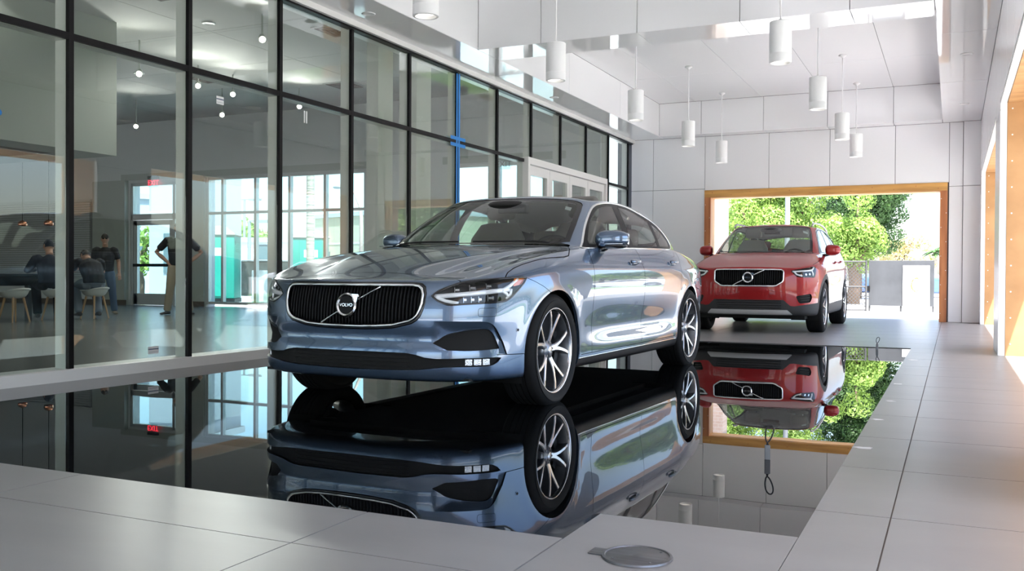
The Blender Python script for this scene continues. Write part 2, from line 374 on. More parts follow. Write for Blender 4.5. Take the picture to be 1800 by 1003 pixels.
# ------------------------------------------------------------------ floor fittings
m = MB(); m.lathe([(.001, .006), (.012, .006), (.014, .0045), (.082, .0045), (.084, .003), (.088, .003), (.09, .006), (.097, .005), (.099, 0), (.001, 0)], 48)
lid = m.build('floor_box_lid', 'steel', loc=(-.785, 2.50, .001), auto=40); tag(lid, 'round brushed metal floor box lid in the pale tiles', 'lid')
for i in range(4): m = MB(); a = pi/4+pi/2*i; m.cyl((.075*cos(a), .075*sin(a), .004), (.075*cos(a), .075*sin(a), .006), .004, n=8); m.build('screw', 'steel', lid)
m = MB(); m.box(-.135, -.09, -.03, .03, 0, .0025, bev=.001); m.build('lift_tab', 'steel', lid)
def snare(x, y, h, lab, rz):
    e = empty('cable_snare', (x, y, -.03), rz); tag(e, lab, 'cable loop', 'cable loops standing in the pool')
    hp = [(0, 0, .085)]; n = 22
    lp = [(-.004, 0, .08)]
    for i in range(n+1):
        t = -pi/2+2*pi*i/n; wv = .0195*(.45+.55*(.5+.5*sin(t)))**.7
        lp.append((wv*cos(t)+.013*(.5+.5*sin(t)), 0, .085+.012+(h-.085-.012)*(.5+.5*sin(t))))
    lp.append((.004, 0, .08))
    m = MB(); m.tube(lp, .0032, 8); m.build('wire_loop', 'cable', e)
    m = MB(); m.tube([(0, 0, 0), (0, 0, .05)], .004, 8); m.build('wire_tail', 'cable', e)
    m = MB(); m.box(-.012, .012, -.007, .007, .022, .085, bev=.003); m.build('ferrule', mat('ferrule_grey', (.16, .165, .17), .6), e)
snare(-.715, 4.12, .172, 'black cable loop with grey ferrule standing in the near right of the pool', .2)
snare(-.735, 10.85, .16, 'small black cable loop at the far edge of the pool', .2)
# tape scraps along the pool edge
M['scrap'] = mat('tape_scrap', (.78, .76, .74), .6)
for (x, y, s, wh) in ((-.46+.09, 5.5, .05, 'second nearest'), (-.35, 6.35, .04, 'third nearest'), (-.36, 7.4, .05, 'second farthest'), (-.34, 9.6, .07, 'farthest'), (-.36, 4.55, .06, 'nearest')):
    m = MB(); pts = [(s*.7*cos(a)*(1+.35*random.uniform(-1, 1)), s*.45*sin(a)*(1+.5*random.uniform(-1, 1))) for a in [2*pi*i/11 for i in range(11)]]
    m.prism(pts, .0005, .0015); tag(m.build('tape_scrap', 'scrap', loc=(x, y, 0)), wh+' of five pale torn film scraps stuck along the right pool edge', 'scrap', 'film scraps by the pool')
# ------------------------------------------------------------------ showroom behind the glass
BY, WX, SC = 16.8, -26.0, 4.40
M['sfloor'] = mat('showroom_floor', (.14, .15, .145), .22, spec=.5, var=((1.5, 1.5, 1), .06, 4))
M['swall'] = mat('showroom_wall', (.60, .615, .62), .7)
M['swhite'] = mat('showroom_white', (.40, .42, .385), .65)
M['sceil'] = mat('showroom_ceiling', (.46, .46, .44), .8)
M['sbrown'] = mat('dark_soffit', (.10, .075, .06), .7)
M['alu'] = mat('aluminium', (.55, .56, .56), .35, .4)
M['blind'] = mat('blind_slat', (.44, .45, .45), .55)
m = MB(); m.box(WX, GX-.2, -5, BY+.3, -.1, 0); struct(m.build('floor_showroom', 'sfloor'))
W1, W2, DR = (-15.75, -10.80), (-9.25, -6.95), (-18.15, -16.25)
wt, dt = 3.0, 2.95
m = MB()
m.box(WX, DR[0], BY, BY+.3, 0, SC); m.box(DR[0], DR[1], BY, BY+.3, dt, SC); m.box(DR[1], W1[0], BY, BY+.3, 0, SC)
m.box(W1[0], W1[1], BY, BY+.3, wt, SC); m.box(W1[1], W2[0], BY, BY+.3, 0, SC); m.box(W2[0], W2[1], BY, BY+.3, wt, SC); m.box(W2[1], GX-.21, BY, BY+.3, 0, SC)
m.m = 1
m.box(DR[0]-.3, W1[1]+.1, BY-.012, BY, wt+.02, wt+.17); m.box(W2[0]-.2, W2[1]+.2, BY-.012, BY, wt+.02, wt+.17)
m.box(-19.3, DR[0]-.06, BY-.12, BY, 0, wt+.02); m.box(DR[1]+.05, W1[0]-.02, BY-.05, BY, 0, wt+.02)
struct(m.build('wall_back', ['swall', 'swhite']))
m = MB(); m.box(WX, DR[0], BY-.135, BY-.12, 0, .12); m.box(DR[1]+.05, W1[0], BY-.065, BY-.05, 0, .12); m.box(W1[1], W2[0], BY-.015, BY, 0, .12); m.box(W2[1], GX-.3, BY-.015, BY, 0, .12)
struct(m.build('baseboard_back', 'sbrown'))
m = MB(); m.box(WX-.3, WX, -5, BY+.3, 0, SC); struct(m.build('wall_left', 'swall'))
m = MB(); m.box(WX, GX-.3, -5.3, -5, 3.3, SC); m.box(WX, GX-.3, -5.3, -5, 0, .1)  # unseen front wall, opened between posts to bring daylight into the showroom
for i in range(9): m.box(WX+i*(GX-.42-WX)/8, WX+.12+i*(GX-.42-WX)/8, -5.3, -5, .1, 3.3)
struct(m.build('wall_front', 'swall'))
m = MB(); m.box(WX-.3, GX-.31, -5.3, BY+.3, SC+.04, SC+.4); g = .006
nx = 10; ny = 11
for i in range(nx):
    for j in range(ny):
        x0 = WX+(GX-.3-WX)*i/nx; x1 = WX+(GX-.3-WX)*(i+1)/nx; y0 = -5+(BY+5)*j/ny; y1 = -5+(BY+5)*(j+1)/ny
        m.box(x0+g, x1-g, y0+g, y1-g, SC, SC+.03)
struct(m.build('ceiling_showroom', 'sceil'))
m = MB(); m.box(GX-.3, GX-.2, -5, BY+.3, SOF+.02, SC+.05); struct(m.build('wall_header', 'swhite'))
m = MB(); m.box(-6.28, -6.12, 9.33, 9.65, 0, SOF+.3); m.box(-6.28, -6.12, 10.20, 10.56, 0, SOF+.3); struct(m.build('trim_5', 'inner'))
# lowered bulkhead over the bar
m = MB(); m.box(-11.6, -11.0, -4, 9.93, 2.47, SC); m.box(-15.4, -11.6, 9.33, 9.93, 2.47, SC); m.m = 1; m.box(-15.4, -11.6, -4, 9.33, 2.47, 2.62)
struct(m.build('ceiling_bulkhead', ['swhite', 'sbrown']))
def grid_window(n, x0, x1, zt, mull, trans):
    e = struct(empty('window_%d' % n, ((x0+x1)/2, BY, 0))); T = Matrix.Translation((-(x0+x1)/2, -BY, 0)); k = .032
    f = MB()
    for x in [x0+k]+mull+[x1-k]: f.box(x-k, x+k, BY+.02, BY+.12, .06, zt, T)
    for z in (.06, trans, zt-.06): f.box(x0, x1, BY+.025, BY+.115, z, z+.06, T)
    f.build('window_frame', 'alu', e); ed = [x0]+mull+[x1]
    for a, b in zip(ed, ed[1:]):
        for z0, z1 in ((.12, trans), (trans+.06, zt-.06)):
            p = MB(); p.box(a+k, b-k, BY+.065, BY+.073, z0, z1, T); p.build('pane', 'wglass', e)
grid_window(40, W1[0], W1[1], wt, [-15.28, -14.32, -13.36, -12.40, -11.35], 2.14)
grid_window(41, W2[0], W2[1], wt, [-8.2], 2.14)
# exit door
e = struct(empty('door_6', (-17.2, BY, 0))); T = Matrix.Translation((17.2, -BY, 0)); a, b = DR
f = MB(); f.box(a, a+.07, BY+.02, BY+.14, 0, dt, T); f.box(b-.07, b, BY+.02, BY+.14, 0, dt, T); f.box(a, b, BY+.02, BY+.14, dt-.07, dt, T); f.box(a, b, BY+.02, BY+.14, 2.06, 2.2, T); f.box(-16.80, -16.72, BY+.02, BY+.14, 0, dt, T)
f.build('door_frame', 'alu', e)
for x0, x1, z0, z1 in ((a+.07, -16.8, 2.2, dt-.07), (-16.72, b-.07, 2.2, dt-.07), (-16.72, b-.07, .05, 2.06)):
    p = MB(); p.box(x0, x1, BY+.07, BY+.078, z0, z1, T); p.build('pane', 'wglass', e)
l = MB(); x0, x1 = a+.075, -16.805
l.box(x0, x0+.11, BY+.04, BY+.09, .01, 2.05, T); l.box(x1-.11, x1, BY+.04, BY+.09, .01, 2.05, T); l.box(x0, x1, BY+.04, BY+.09, 1.93, 2.05, T); l.box(x0, x1, BY+.04, BY+.09, .01, .28, T)
lf = l.build('door_leaf', 'alu', e); p = MB(); p.box(x0+.11, x1-.11, BY+.06, BY+.068, .28, 1.93, T); p.build('pane', 'wglass', lf)
p = MB(); p.box(x0+.04, x1-.04, BY-.03, BY+.0, .93, 1.0, T); p.build('push_bar', 'black', lf)
def text(body, size, mt, parent=None, depth=.002):
    c = bpy.data.curves.new('t', 'FONT'); c.body = body; c.size = size; c.extrude = depth; c.align_x = 'CENTER'; c.align_y = 'CENTER'; c.resolution_u = 4
    o = bpy.data.objects.new('lettering', c); C.objects.link(o); bpy.context.view_layer.update()
    me = bpy.data.meshes.new_from_object(o.evaluated_get(bpy.context.evaluated_depsgraph_get())); bpy.data.objects.remove(o)
    me.materials.clear(); me.materials.append(M[mt] if isinstance(mt, str) else mt)
    q = bpy.data.objects.new('lettering', me); C.objects.link(q)
    if parent: q.parent = parent
    return q
M['exit_red'] = mat('exit_red', (.8, .02, .03), .5, emit=(1, .03, .06), es=1.2)
def exit_sign(x, y, z, lab):
    e = empty('exit_sign', (x, y, z)); tag(e, lab, 'exit sign', 'exit signs')
    m = MB(); m.box(-.16, .16, -.03, .03, .2, .27); m.build('housing', 'dark', e)
    m = MB(); m.box(-.15, .15, -.004, .004, 0, .2); m.build('panel', 'wglass', e)
    t = text('EXIT', .17, 'exit_red', e); t.location = (0, -.006, .1); t.rotation_euler = (pi/2, 0, 0)
exit_sign(-17.35, BY-.045, 2.83, 'red EXIT sign hanging over the showroom door')
M['exit_dark'] = mat('exit_letter', (.12, .12, .13), .5)
e = empty('exit_sign', (-8.05, BY-.045, 2.86)); tag(e, 'dark lettered EXIT sign hung before the far bright showroom window', 'exit sign', 'exit signs')
m = MB(); m.box(-.16, .16, -.03, .03, .2, .26); m.build('housing', 'swhite', e); m = MB(); m.box(-.15, .15, -.004, .004, 0, .2); m.build('panel', 'wglass', e)
t = text('EXIT', .17, 'exit_dark', e); t.location = (0, -.006, .1); t.rotation_euler = (pi/2, 0, 0)
# blinds on the back wall
e = empty('window_blind', (-22.4, BY-.14, .62)); tag(e, 'wide grey horizontal slatted blind on the back wall behind the seated men', 'blind')
sl = MB()
for i in range(34): sl.box(-3.05, 3.05, -.02, .012, i*.056, i*.056+.044, Matrix.Rotation(0, 4, 'X'))
sl.build('slats', 'blind', e); m = MB(); m.box(-3.1, 3.1, -.04, .02, 34*.056, 34*.056+.07); m.build('head_rail', 'alu', e)
m = MB(); m.box(-3.1, 3.1, .013, .02, 0, 34*.056); m.build('backing', mat('blind_backing', (.2, .2, .2), .8), e)
# ceiling things
M['bulb'] = mat('spot_bulb', (1, 1, 1), .3, emit=(1, .92, .8), es=45)
def spot(x, y, z, lab):
    e = empty('track_spotlight', (x, y, SC)); tag(e, lab, 'spotlight', 'ceiling spotlights in the showroom')
    m = MB(); m.cyl((0, 0, 0), (0, 0, z-SC+.1), .012, n=8); m.build('stem', 'swhite', e)
    d = Vector((.62, -.66, -.42)).normalized(); c0 = Vector((0, 0, z-SC+.06))
    m = MB(); m.cyl(c0-d*.09, c0+d*.07, .045, .05, n=16); m.build('head', 'swhite', e)
    m = MB(); m.cyl(c0+d*.071, c0+d*.074, .038, n=16); m.build('bulb', 'bulb', e); lamp(e, c0+d*.10, 30, r=.04, aim=d)
sp = [(-11.5, 10.82, 3.83, 'bright white spotlight right of the bulkhead, second from the left'), (-11.95, 12.55, 4.0, 'bright spotlight beside the second mullion, under a white sticker'), (-11.93, 13.4, 4.0, 'bright spotlight right of the glass sticker'),
      (-15.5, 14.5, 3.8, 'small warm spotlight low beside the bulkhead end'), (-13.0, 14.3, 3.84, 'small warm spotlight below the row of brighter ones'), (-11.6, 14.9, 4.0, 'spotlight near the double strip sticker'), (-8.77, 10.44, 4.0, 'brightest spotlight in the third upper pane')]
for x, y, z, lab in sp: spot(x, y, z, lab)
def vent(x, y, s, lab):
    e = empty('ceiling_vent', (x, y, SC)); tag(e, lab, 'vent', 'square vents in the showroom ceiling')
    m = MB(); m.box(-s, s, -s, s, -.012, -.001); m.build('frame', 'swhite', e)
    for k in range(4):
        q = s*(.86-.2*k); m = MB()
        for a in range(4):
            T = Matrix.Rotation(a*pi/2, 4, 'Z'); m.box(-q, q, q-.05, q, -.02, -.012, T)
        m.build('louvre', 'sbrown', e)
for x, y, lab in ((-12.2, 7.0, 'dark square ceiling vent at the top left, over the bulkhead'), (-9.3, 9.1, 'dark square ceiling vent at the top of the second bay'), (-12.6, 13.5, 'dark square ceiling vent at the second mullion'), (-8.3, 11.6, 'dark square ceiling vent in the fourth bay'), (-7.6, 13.0, 'dark square ceiling vent in the fifth bay'), (-10.6, 15.0, 'dark square ceiling vent low behind the third bay')):
    vent(x, y, .30, lab)
def can(x, y, lab):
    m = MB(); m.lathe([(.001, -.01), (.07, -.01), (.075, -.015), (.095, -.01), (.1, 0), (.001, 0)], 20); o = m.build('recessed_downlight', 'lampw', loc=(x, y, SC)); lamp(o, (0, 0, -.03), 45, r=.06); tag(o, lab, 'downlight', 'recessed downlights in the showroom')
for x, y, lab in ((-11.0, 7.8, 'small recessed downlight in the top left pane'), (-13.4, 12.6, 'small recessed downlight below the first bright spotlight'), (-9.8, 10.5, 'small recessed downlight in the third upper pane')): can(x, y, lab)
# copper pendants
M['copper'] = mat('copper', (.75, .32, .2), .18, 1)
for x, y, lab in ((-15.0, 12.0, 'small copper globe pendant on a thin cord, right one of the two'), (-15.7, 12.0, 'small copper globe pendant on a thin cord, left one of the two')):
    e = empty('copper_pendant', (x, y, SC)); tag(e, lab, 'pendant light', 'copper globe pendants'); h = 1.66-SC
    m = MB(); m.cyl((0, 0, 0), (0, 0, h+.07), .006, n=8); m.build('cord', 'black', e)
    m = MB(); m.lathe([(.012, h+.085), (.03, h+.075)]+[(.085*sin(t), h+.01+.07*cos(t)) for t in [.4+.2*i for i in range(9)]], 24); m.build('globe', 'copper', e)
# bar table and stools
M['btop'] = mat('black_table', (.012, .012, .014), .3); M['oak'] = mat('oak_leg', (.45, .27, .14), .5, var=((14, 14, 2), .12, 3)); M['shell'] = mat('white_shell', (.62, .61, .58), .45)
e = empty('table', (-14.15, 9.4, 0)); tag(e, 'long black table in front of the stools in the dark showroom', 'table')
m = MB(); m.box(-.45, .45, -1.9, 1.95, .70, .76, bev=.008); m.build('tabletop', 'btop', e)
m = MB(); m.box(-.38, .38, -1.8, 1.85, .56, .70); m.build('apron', 'btop', e)
for x in (-.36, .36):
    for y in (-1.75, 1.8): m = MB(); m.box(x-.04, x+.04, y-.04, y+.04, 0, .56); m.build('leg', 'btop', e)
def stool(x, y, lab):
    e = empty('stool', (x, y, 0), random.uniform(-.1, .1)); tag(e, lab, 'stool', 'white shell stools at the black table')
    vs = []; fs = []; nu, nv = 20, 8
    for j in range(nv+1):
        t = j/nv
        for i in range(nu):
            a = 2*pi*i/nu; r = .235*t**.6; z = .47-.012*(1-t)+(.055*max(0, cos(a))**1.3+.012)*t**4
            vs.append((r*cos(a), r*1.02*sin(a), z))
    n0 = len(vs)
    for j in range(nv+1):
        t = j/nv
        for i in range(nu):
            q = vs[j*nu+i]; k = .90; vs.append((q[0]*k if t > .3 else q[0], q[1]*k if t > .3 else q[1], q[2]-.075*(1-t**3)-.015))
    for o in (0, n0):
        for j in range(nv):
            for i in range(nu): fs.append((o+j*nu+i, o+j*nu+(i+1) % nu, o+(j+1)*nu+(i+1) % nu, o+(j+1)*nu+i))
    for i in range(nu): fs.append((nv*nu+i, nv*nu+(i+1) % nu, n0+nv*nu+(i+1) % nu, n0+nv*nu+i))
    m = MB(); m.add(vs, fs, True); m.build('seat', 'shell', e)
    for a in range(4):
        t = pi/4+a*pi/2; m = MB(); m.cyl((.12*cos(t), .12*sin(t), .42), (.22*cos(t), .22*sin(t), 0), .02, .012, n=10); m.build('leg', 'oak', e)
stool(-13.25, 9.35, 'white shell stool with oak legs farthest left, half out of the picture'); stool(-13.25, 9.98, 'empty white shell stool with oak legs left of the seated men')
stool(-13.25, 10.75, 'white shell stool under the man in the navy jacket'); stool(-13.25, 11.5, 'white shell stool under the leaning man behind the mullion')
# stickers on the glass
M['stick'] = mat('sticker', (.75, .76, .76), .5); M['stick2'] = mat('sticker_band', (.02, .05, .12), .5)
def sticker(y, z, w_, h, lab):
    m = MB(); x = GX-.019; m.box(x, x+.001, y-w_/2, y+w_/2, z-h/2, z+h/2); m.m = 1; m.box(x+.001, x+.0015, y-w_/2, y+w_/2, z+h*.08, z+h*.2); m.box(x+.001, x+.0015, y-w_*.42, y+w_*.42, z-h*.28, z-h*.25)
    tag(m.build('glass_sticker', ['stick', 'stick2']), lab, 'sticker', 'stickers on the glass')
sticker(5.66, .155, .11, .06, 'white sticker with dark band low on the second glass pane'); sticker(6.42, 2.30, .09, .07, 'white sticker with dark band high on the third glass pane')
for dy, sd_ in ((0, 'left'), (.035, 'right')):
    m = MB(); m.box(GX-.0195, GX-.0185, 7.60+dy, 7.62+dy, 2.28, 2.40); tag(m.build('glass_sticker', 'stick'), sd_+' one of two thin upright white strips high on the fourth glass pane', 'sticker', 'pair of strip stickers')
m = MB(); m.lathe([(.001, 0), (.022, 0), (.022, .002), (.001, .002)], 16, Matrix.Rotation(pi/2, 4, 'Y')); tag(m.build('glass_dot', 'blue_tape', loc=(GX-.0195, 4.30, 1.86)), 'small blue round dot on the leftmost glass pane', 'sticker')
# ------------------------------------------------------------------ people
M['skin'] = mat('skin', (.42, .235, .165), .55); M['navy'] = mat('navy_cloth', (.017, .022, .036), .85); M['blackcloth'] = mat('black_cloth', (.014, .014, .016), .85)
M['denim'] = mat('blue_denim', (.075, .11, .18), .85); M['khaki'] = mat('khaki_cloth', (.36, .29, .21), .85); M['greyc'] = mat('grey_cloth', (.20, .23, .28), .85); M['shoe'] = mat('shoe', (.05, .04, .035), .6); M['tanshoe'] = mat('tan_shoe', (.22, .17, .12), .7); M['hair'] = mat('hair', (.02, .015, .012), .7)
def limb(mb, pts, rad, n=14):
    """capsule-like sweep; rad entries are r or (side, depth) with +y depth"""
    P = [Vector(p) for p in pts]; rings = []
    Q = [P[0]]+P+[P[-1]]; R_ = [(.02, .02)]+[(r, r) if not isinstance(r, tuple) else r for r in rad]+[(.02, .02)]
    r0 = min(R_[1]); r1 = min(R_[-2]); d0 = (P[1]-P[0]).normalized(); d1 = (P[-1]-P[-2]).normalized()
    Q[0] = P[0]-d0*r0*.6; Q[-1] = P[-1]+d1*r1*.6
    for i, p in enumerate(Q):
        d = (Q[min(i+1, len(Q)-1)]-Q[max(i-1, 0)]).normalized(); a = Vector((1, 0, 0)); a = (a-d*a.dot(d))
        if a.length < .2: a = Vector((0, 1, 0)); a = a-d*a.dot(d)
        a.normalize(); b = d.cross(a); ra, rb = R_[i]
        rings += [p+a*ra*cos(2*pi*j/n)+b*rb*sin(2*pi*j/n) for j in range(n)]
    fs = []
    for i in range(len(Q)-1): fs += [(i*n+j, i*n+(j+1) % n, (i+1)*n+(j+1) % n, (i+1)*n+j) for j in range(n)]
    fs.append(list(range(n))[::-1]); fs.append([(len(Q)-1)*n+j for j in range(n)])
    mb.add(rings, fs, True)
def fuse(mb, name, mt, parent=None, vox=.01, sm=6):
    o = mb.build(name, mt); md = o.modifiers.new('r', 'REMESH'); md.mode = 'VOXEL'; md.voxel_size = vox; s_ = o.modifiers.new('s', 'SMOOTH'); s_.iterations = sm; s_.factor = .5
    bpy.context.view_layer.update()
    me = bpy.data.meshes.new_from_object(o.evaluated_get(bpy.context.evaluated_depsgraph_get())); old = o.data; o.modifiers.clear(); o.data = me; bpy.data.meshes.remove(old)
    me.materials.clear(); me.materials.append(M[mt]); me.polygons.foreach_set('use_smooth', [True]*len(me.polygons))
    if parent: o.parent = parent
    return o
def lerp3(a, b, t): return tuple(a[i]+(b[i]-a[i])*t for i in range(3))
def hand(mb, w_, el, curl=.35, side=1):
    w_ = Vector(w_); d = (w_-Vector(el)).normalized(); s = d.cross(Vector((0, 1, 0)) if abs(d.y) < .8 else Vector((0, 0, 1))).normalized(); n = s.cross(d)
    c = w_+d*.05; limb(mb, [w_, w_+d*.035, w_+d*.085], [(.026, .018), (.038, .017), (.036, .014)])
    for k, (o, L) in enumerate(((-.028, .072), (-.009, .08), (.01, .075), (.028, .06))):
        p = w_+d*.09+s*o; q = p+(d+n*curl*.4).normalized()*L*.5; r = q+(d+n*curl*1.3).normalized()*L*.5
        limb(mb, [p, q, r], [.0095, .009, .0075], 8)
    p = w_+d*.03+s*-.03*side; q = p+(d*.6-s*.8*side+n*.3).normalized()*.04; limb(mb, [p, q, q+(d+n*.4).normalized()*.03], [.012, .011, .009], 8)
def person(name, loc, rz, J, label, shirt, pants, shoes, sleeves=.55, long_sleeve=False, sc=1, glasses=False, cap=False, group=None):
    """J: joint positions, figure faces -Y"""
    b = MB(); hd = Vector(J['head']); nk = Vector(J['neck'])
    fwd = Vector(J.get('look', (0, -1, 0))).normalized()
    bm = ico(1, 3); T = Matrix.Translation(hd) @ fwd.to_track_quat('-Y', 'Z').to_matrix().to_4x4()
    for v in bm.verts:
        x, y, z = v.co; k = 1-.16*max(0, -z)*(1 if abs(z) < 1 else 1); v.co = Vector((x*.075*k, y*.098*(1-.06*max(0, -z)), z*.118))
    b.bm(bm, T, True)
    b.bm(ico(.012, 2, (.8, 1.5, 1.6)), T @ Matrix.Translation((0, -.10, -.012)), True)        # nose
    b.bm(ico(.02, 2, (1.2, .5, .35)), T @ Matrix.Translation((0, -.09, -.055)), True)         # mouth
    b.bm(ico(.03, 2, (1.1, .8, .7)), T @ Matrix.Translation((0, -.075, -.095)), True)         # chin
    for s in (-1, 1):
        b.bm(ico(.022, 2, (.4, .8, 1.3)), T @ Matrix.Translation((s*.077, .005, -.008)), True)
        b.bm(ico(.018, 2, (1.2, .5, .5)), T @ Matrix.Translation((s*.03, -.088, .028)), True)
    limb(b, [nk, lerp3(nk, hd, .6)], [.058, .055])
    limb(b, [J['pelvis'], J['waist'], J['chest'], lerp3(J['chest'], J['neck'], .75)], [(.16, .11), (.15, .105), (.18, .115), (.10, .07)])
    for s in 'LR':
        limb(b, [J['sh'+s], lerp3(J['sh'+s], J['el'+s], .5), J['el'+s], lerp3(J['el'+s], J['wr'+s], .4), J['wr'+s]], [.054, .048, .04, .041, .028])
        limb(b, [J['hip'+s], lerp3(J['hip'+s], J['kn'+s], .5), J['kn'+s], lerp3(J['kn'+s], J['an'+s], .35), J['an'+s]], [.088, .076, .058, .056, .04])
        hand(b, J['wr'+s], J['el'+s], .5, 1 if s == 'L' else -1)
    body = fuse(b, name, 'skin', vox=.0075, sm=3)
    tag(body, label, 'person', group); KIDS_ = []
    t = MB(); ch = J['chest']
    limb(t, [lerp3(J['pelvis'], J['waist'], .1), J['waist'], lerp3(J['waist'], ch, .5), ch, lerp3(ch, J['neck'], .55), lerp3(ch, J['neck'], .86)], [(.185, .135), (.18, .132), (.19, .135), (.20, .135), (.155, .10), (.075, .07)])
    for s in 'LR':
        t.bm(ico(.078, 2), Matrix.Translation(lerp3(J['sh'+s], ch, .12)), True)
        if long_sleeve: limb(t, [J['sh'+s], lerp3(J['sh'+s], J['el'+s], .5), J['el'+s], lerp3(J['el'+s], J['wr'+s], .95)], [.074, .068, .058, .042])
        else: limb(t, [J['sh'+s], lerp3(J['sh'+s], J['el'+s], .4), lerp3(J['sh'+s], J['el'+s], .72)], [.074, .07, .066])
    fuse(t, 'shirt', shirt, body, .011, 5)
    t = MB(); limb(t, [lerp3(J['pelvis'], J['hipL'], .0), lerp3(J['pelvis'], J['waist'], .55)], [(.178, .125), (.172, .125)])
    for s in 'LR': limb(t, [lerp3(J['hip'+s], J['pelvis'], .3), J['hip'+s], lerp3(J['hip'+s], J['kn'+s], .5), J['kn'+s], J['an'+s]], [.1, .104, .094, .076, .068])
    fuse(t, 'trousers', pants, body, .011, 5)
    for s in 'LR':
        a = Vector(J['an'+s]); fd = Vector(J.get('ft'+s, (0, -1, 0))); t = MB()
        limb(t, [a+fd*-.05+Vector((0, 0, -.045)), a+fd*.05+Vector((0, 0, -.05)), a+fd*.17+Vector((0, 0, -.062))], [(.04, .035), (.046, .03), (.042, .02)])
        limb(t, [a+Vector((0, 0, .01)), a+Vector((0, 0, -.04))], [.045, .045]); fuse(t, 'shoe', shoes, body, .009, 3)
    h = MB(); bm = ico(1, 3)
    bmesh.ops.delete(bm, geom=[v for v in bm.verts if v.co.z < .15 and v.co.y < .35 or v.co.z < -.35], context='VERTS')
    for v in bm.verts: x, y, z = v.co; v.co = Vector((x*.082, y*.106, z*.126+.004))
    h.bm(bm, T, True); h.build('hair', 'navy' if cap else 'hair', body)
    if glasses:
        g = MB()
        for s in (-1, 1): g.bm(ico(.026, 2, (1, .4, .75)), T @ Matrix.Translation((s*.031, -.098, .024)), True)
        g.cyl(T @ Vector((-.06, -.092, .032)), T @ Vector((.06, -.092, .032)), .005, n=8)
        for s in (-1, 1): g.cyl(T @ Vector((s*.066, -.08, .03)), T @ Vector((s*.08, .01, .022)), .004, n=8)
        g.build('sunglasses', 'dark', body)
    body.location = loc; body.rotation_euler = (0, 0, rz); body.scale = (sc, sc, sc)
    return body
stand = dict(head=(0, -.03, 1.615), neck=(0, .015, 1.46), chest=(0, .01, 1.26), waist=(0, -.01, 1.06), pelvis=(0, .01, .93), look=(.08, -1, -.05),
  shL=(.185, .02, 1.40), elL=(.265, .05, 1.13), wrL=(.285, -.04, .90), shR=(-.185, .02, 1.40), elR=(-.25, .08, 1.13), wrR=(-.235, .0, .90),
  hipL=(.095, 0, .88), knL=(.15, -.03, .49), anL=(.185, .02, .085), hipR=(-.095, 0, .88), knR=(-.12, -.04, .49), anR=(-.14, -.02, .085), ftL=(.35, -.93, 0), ftR=(-.1, -1, 0))
person('person', (-14.45, 12.78, 0), RAD(42), stand, 'standing person in black polo, sunglasses and blue jeans, arms hanging', 'blackcloth', 'denim', 'tanshoe', sc=.87, glasses=True)
hips = dict(stand); hips.update(elL=(.40, .12, 1.17), wrL=(.20, -.02, .99), elR=(-.40, .12, 1.17), wrR=(-.20, -.02, .99), anL=(.20, .02, .085), anR=(-.20, .0, .085), knL=(.15, -.03, .49), knR=(-.15, -.03, .49), look=(.2, -1, -.3), ftR=(-.6, -.8, 0))
person('person', (-13.15, 13.32, 0), RAD(42), hips, 'person in black shirt standing with both hands on hips behind the second mullion', 'blackcloth', 'khaki', 'shoe', sc=1.0)
seat = dict(head=(0, -.17, 1.16), neck=(0, -.06, 1.03), chest=(0, -.02, .85), waist=(0, .05, .66), pelvis=(0, .06, .56), look=(.1, -1, -.35),
  shL=(.19, -.04, .97), elL=(.31, -.16, .78), wrL=(.16, -.36, .80), shR=(-.19, -.04, .97), elR=(-.31, -.16, .78), wrR=(-.14, -.38, .80),
  hipL=(.1, .02, .555), knL=(.17, -.36, .53), anL=(.16, -.18, .085), hipR=(-.1, .02, .555), knR=(-.15, -.36, .53), anR=(-.13, -.10, .085))
person('person', (-13.22, 10.60, .035), RAD(-122), seat, 'person in navy jacket seated on a stool, back turned, leaning on the black table', 'navy', 'blackcloth', 'shoe', long_sleeve=True, sc=1.0, cap=True)
bend = dict(seat); bend.update(head=(0, -.36, 1.02), neck=(0, -.24, .96), chest=(0, -.11, .84), look=(0, -1, -.8), shL=(.19, -.19, .93), shR=(-.19, -.19, .93), elL=(.27, -.30, .76), wrL=(.12, -.42, .80), elR=(-.27, -.30, .76), wrR=(-.1, -.44, .80))
person('person', (-13.2, 11.42, .035), RAD(-112), bend, 'person in dark shirt and grey trousers bent over the table, mostly behind the first mullion', 'blackcloth', 'greyc', 'shoe', sc=1.0)
# ------------------------------------------------------------------ car body tools
def cspl(xk, yk, x):
    """natural cubic spline, yk (n,d)"""
    xk = np.asarray(xk, float); yk = np.asarray(yk, float); x = np.asarray(x, float); n = len(xk); h = np.diff(xk)
    A = np.zeros((n, n)); B = np.zeros((n,)+yk.shape[1:]); A[0, 0] = A[-1, -1] = 1
    for i in range(1, n-1):
        A[i, i-1], A[i, i], A[i, i+1] = h[i-1], 2*(h[i-1]+h[i]), h[i]
        B[i] = 6*((yk[i+1]-yk[i])/h[i]-(yk[i]-yk[i-1])/h[i-1])
    m = np.linalg.solve(A, B); i = np.clip(np.searchsorted(xk, x, side='right')-1, 0, n-2); t = x-xk[i]; hh = h[i]
    if yk.ndim > 1: t = t[:, None]; hh = hh[:, None]
    return yk[i]+t*((yk[i+1]-yk[i])/hh-hh*(2*m[i]+m[i+1])/6)+t*t*m[i]/2+t**3*(m[i+1]-m[i])/(6*hh)
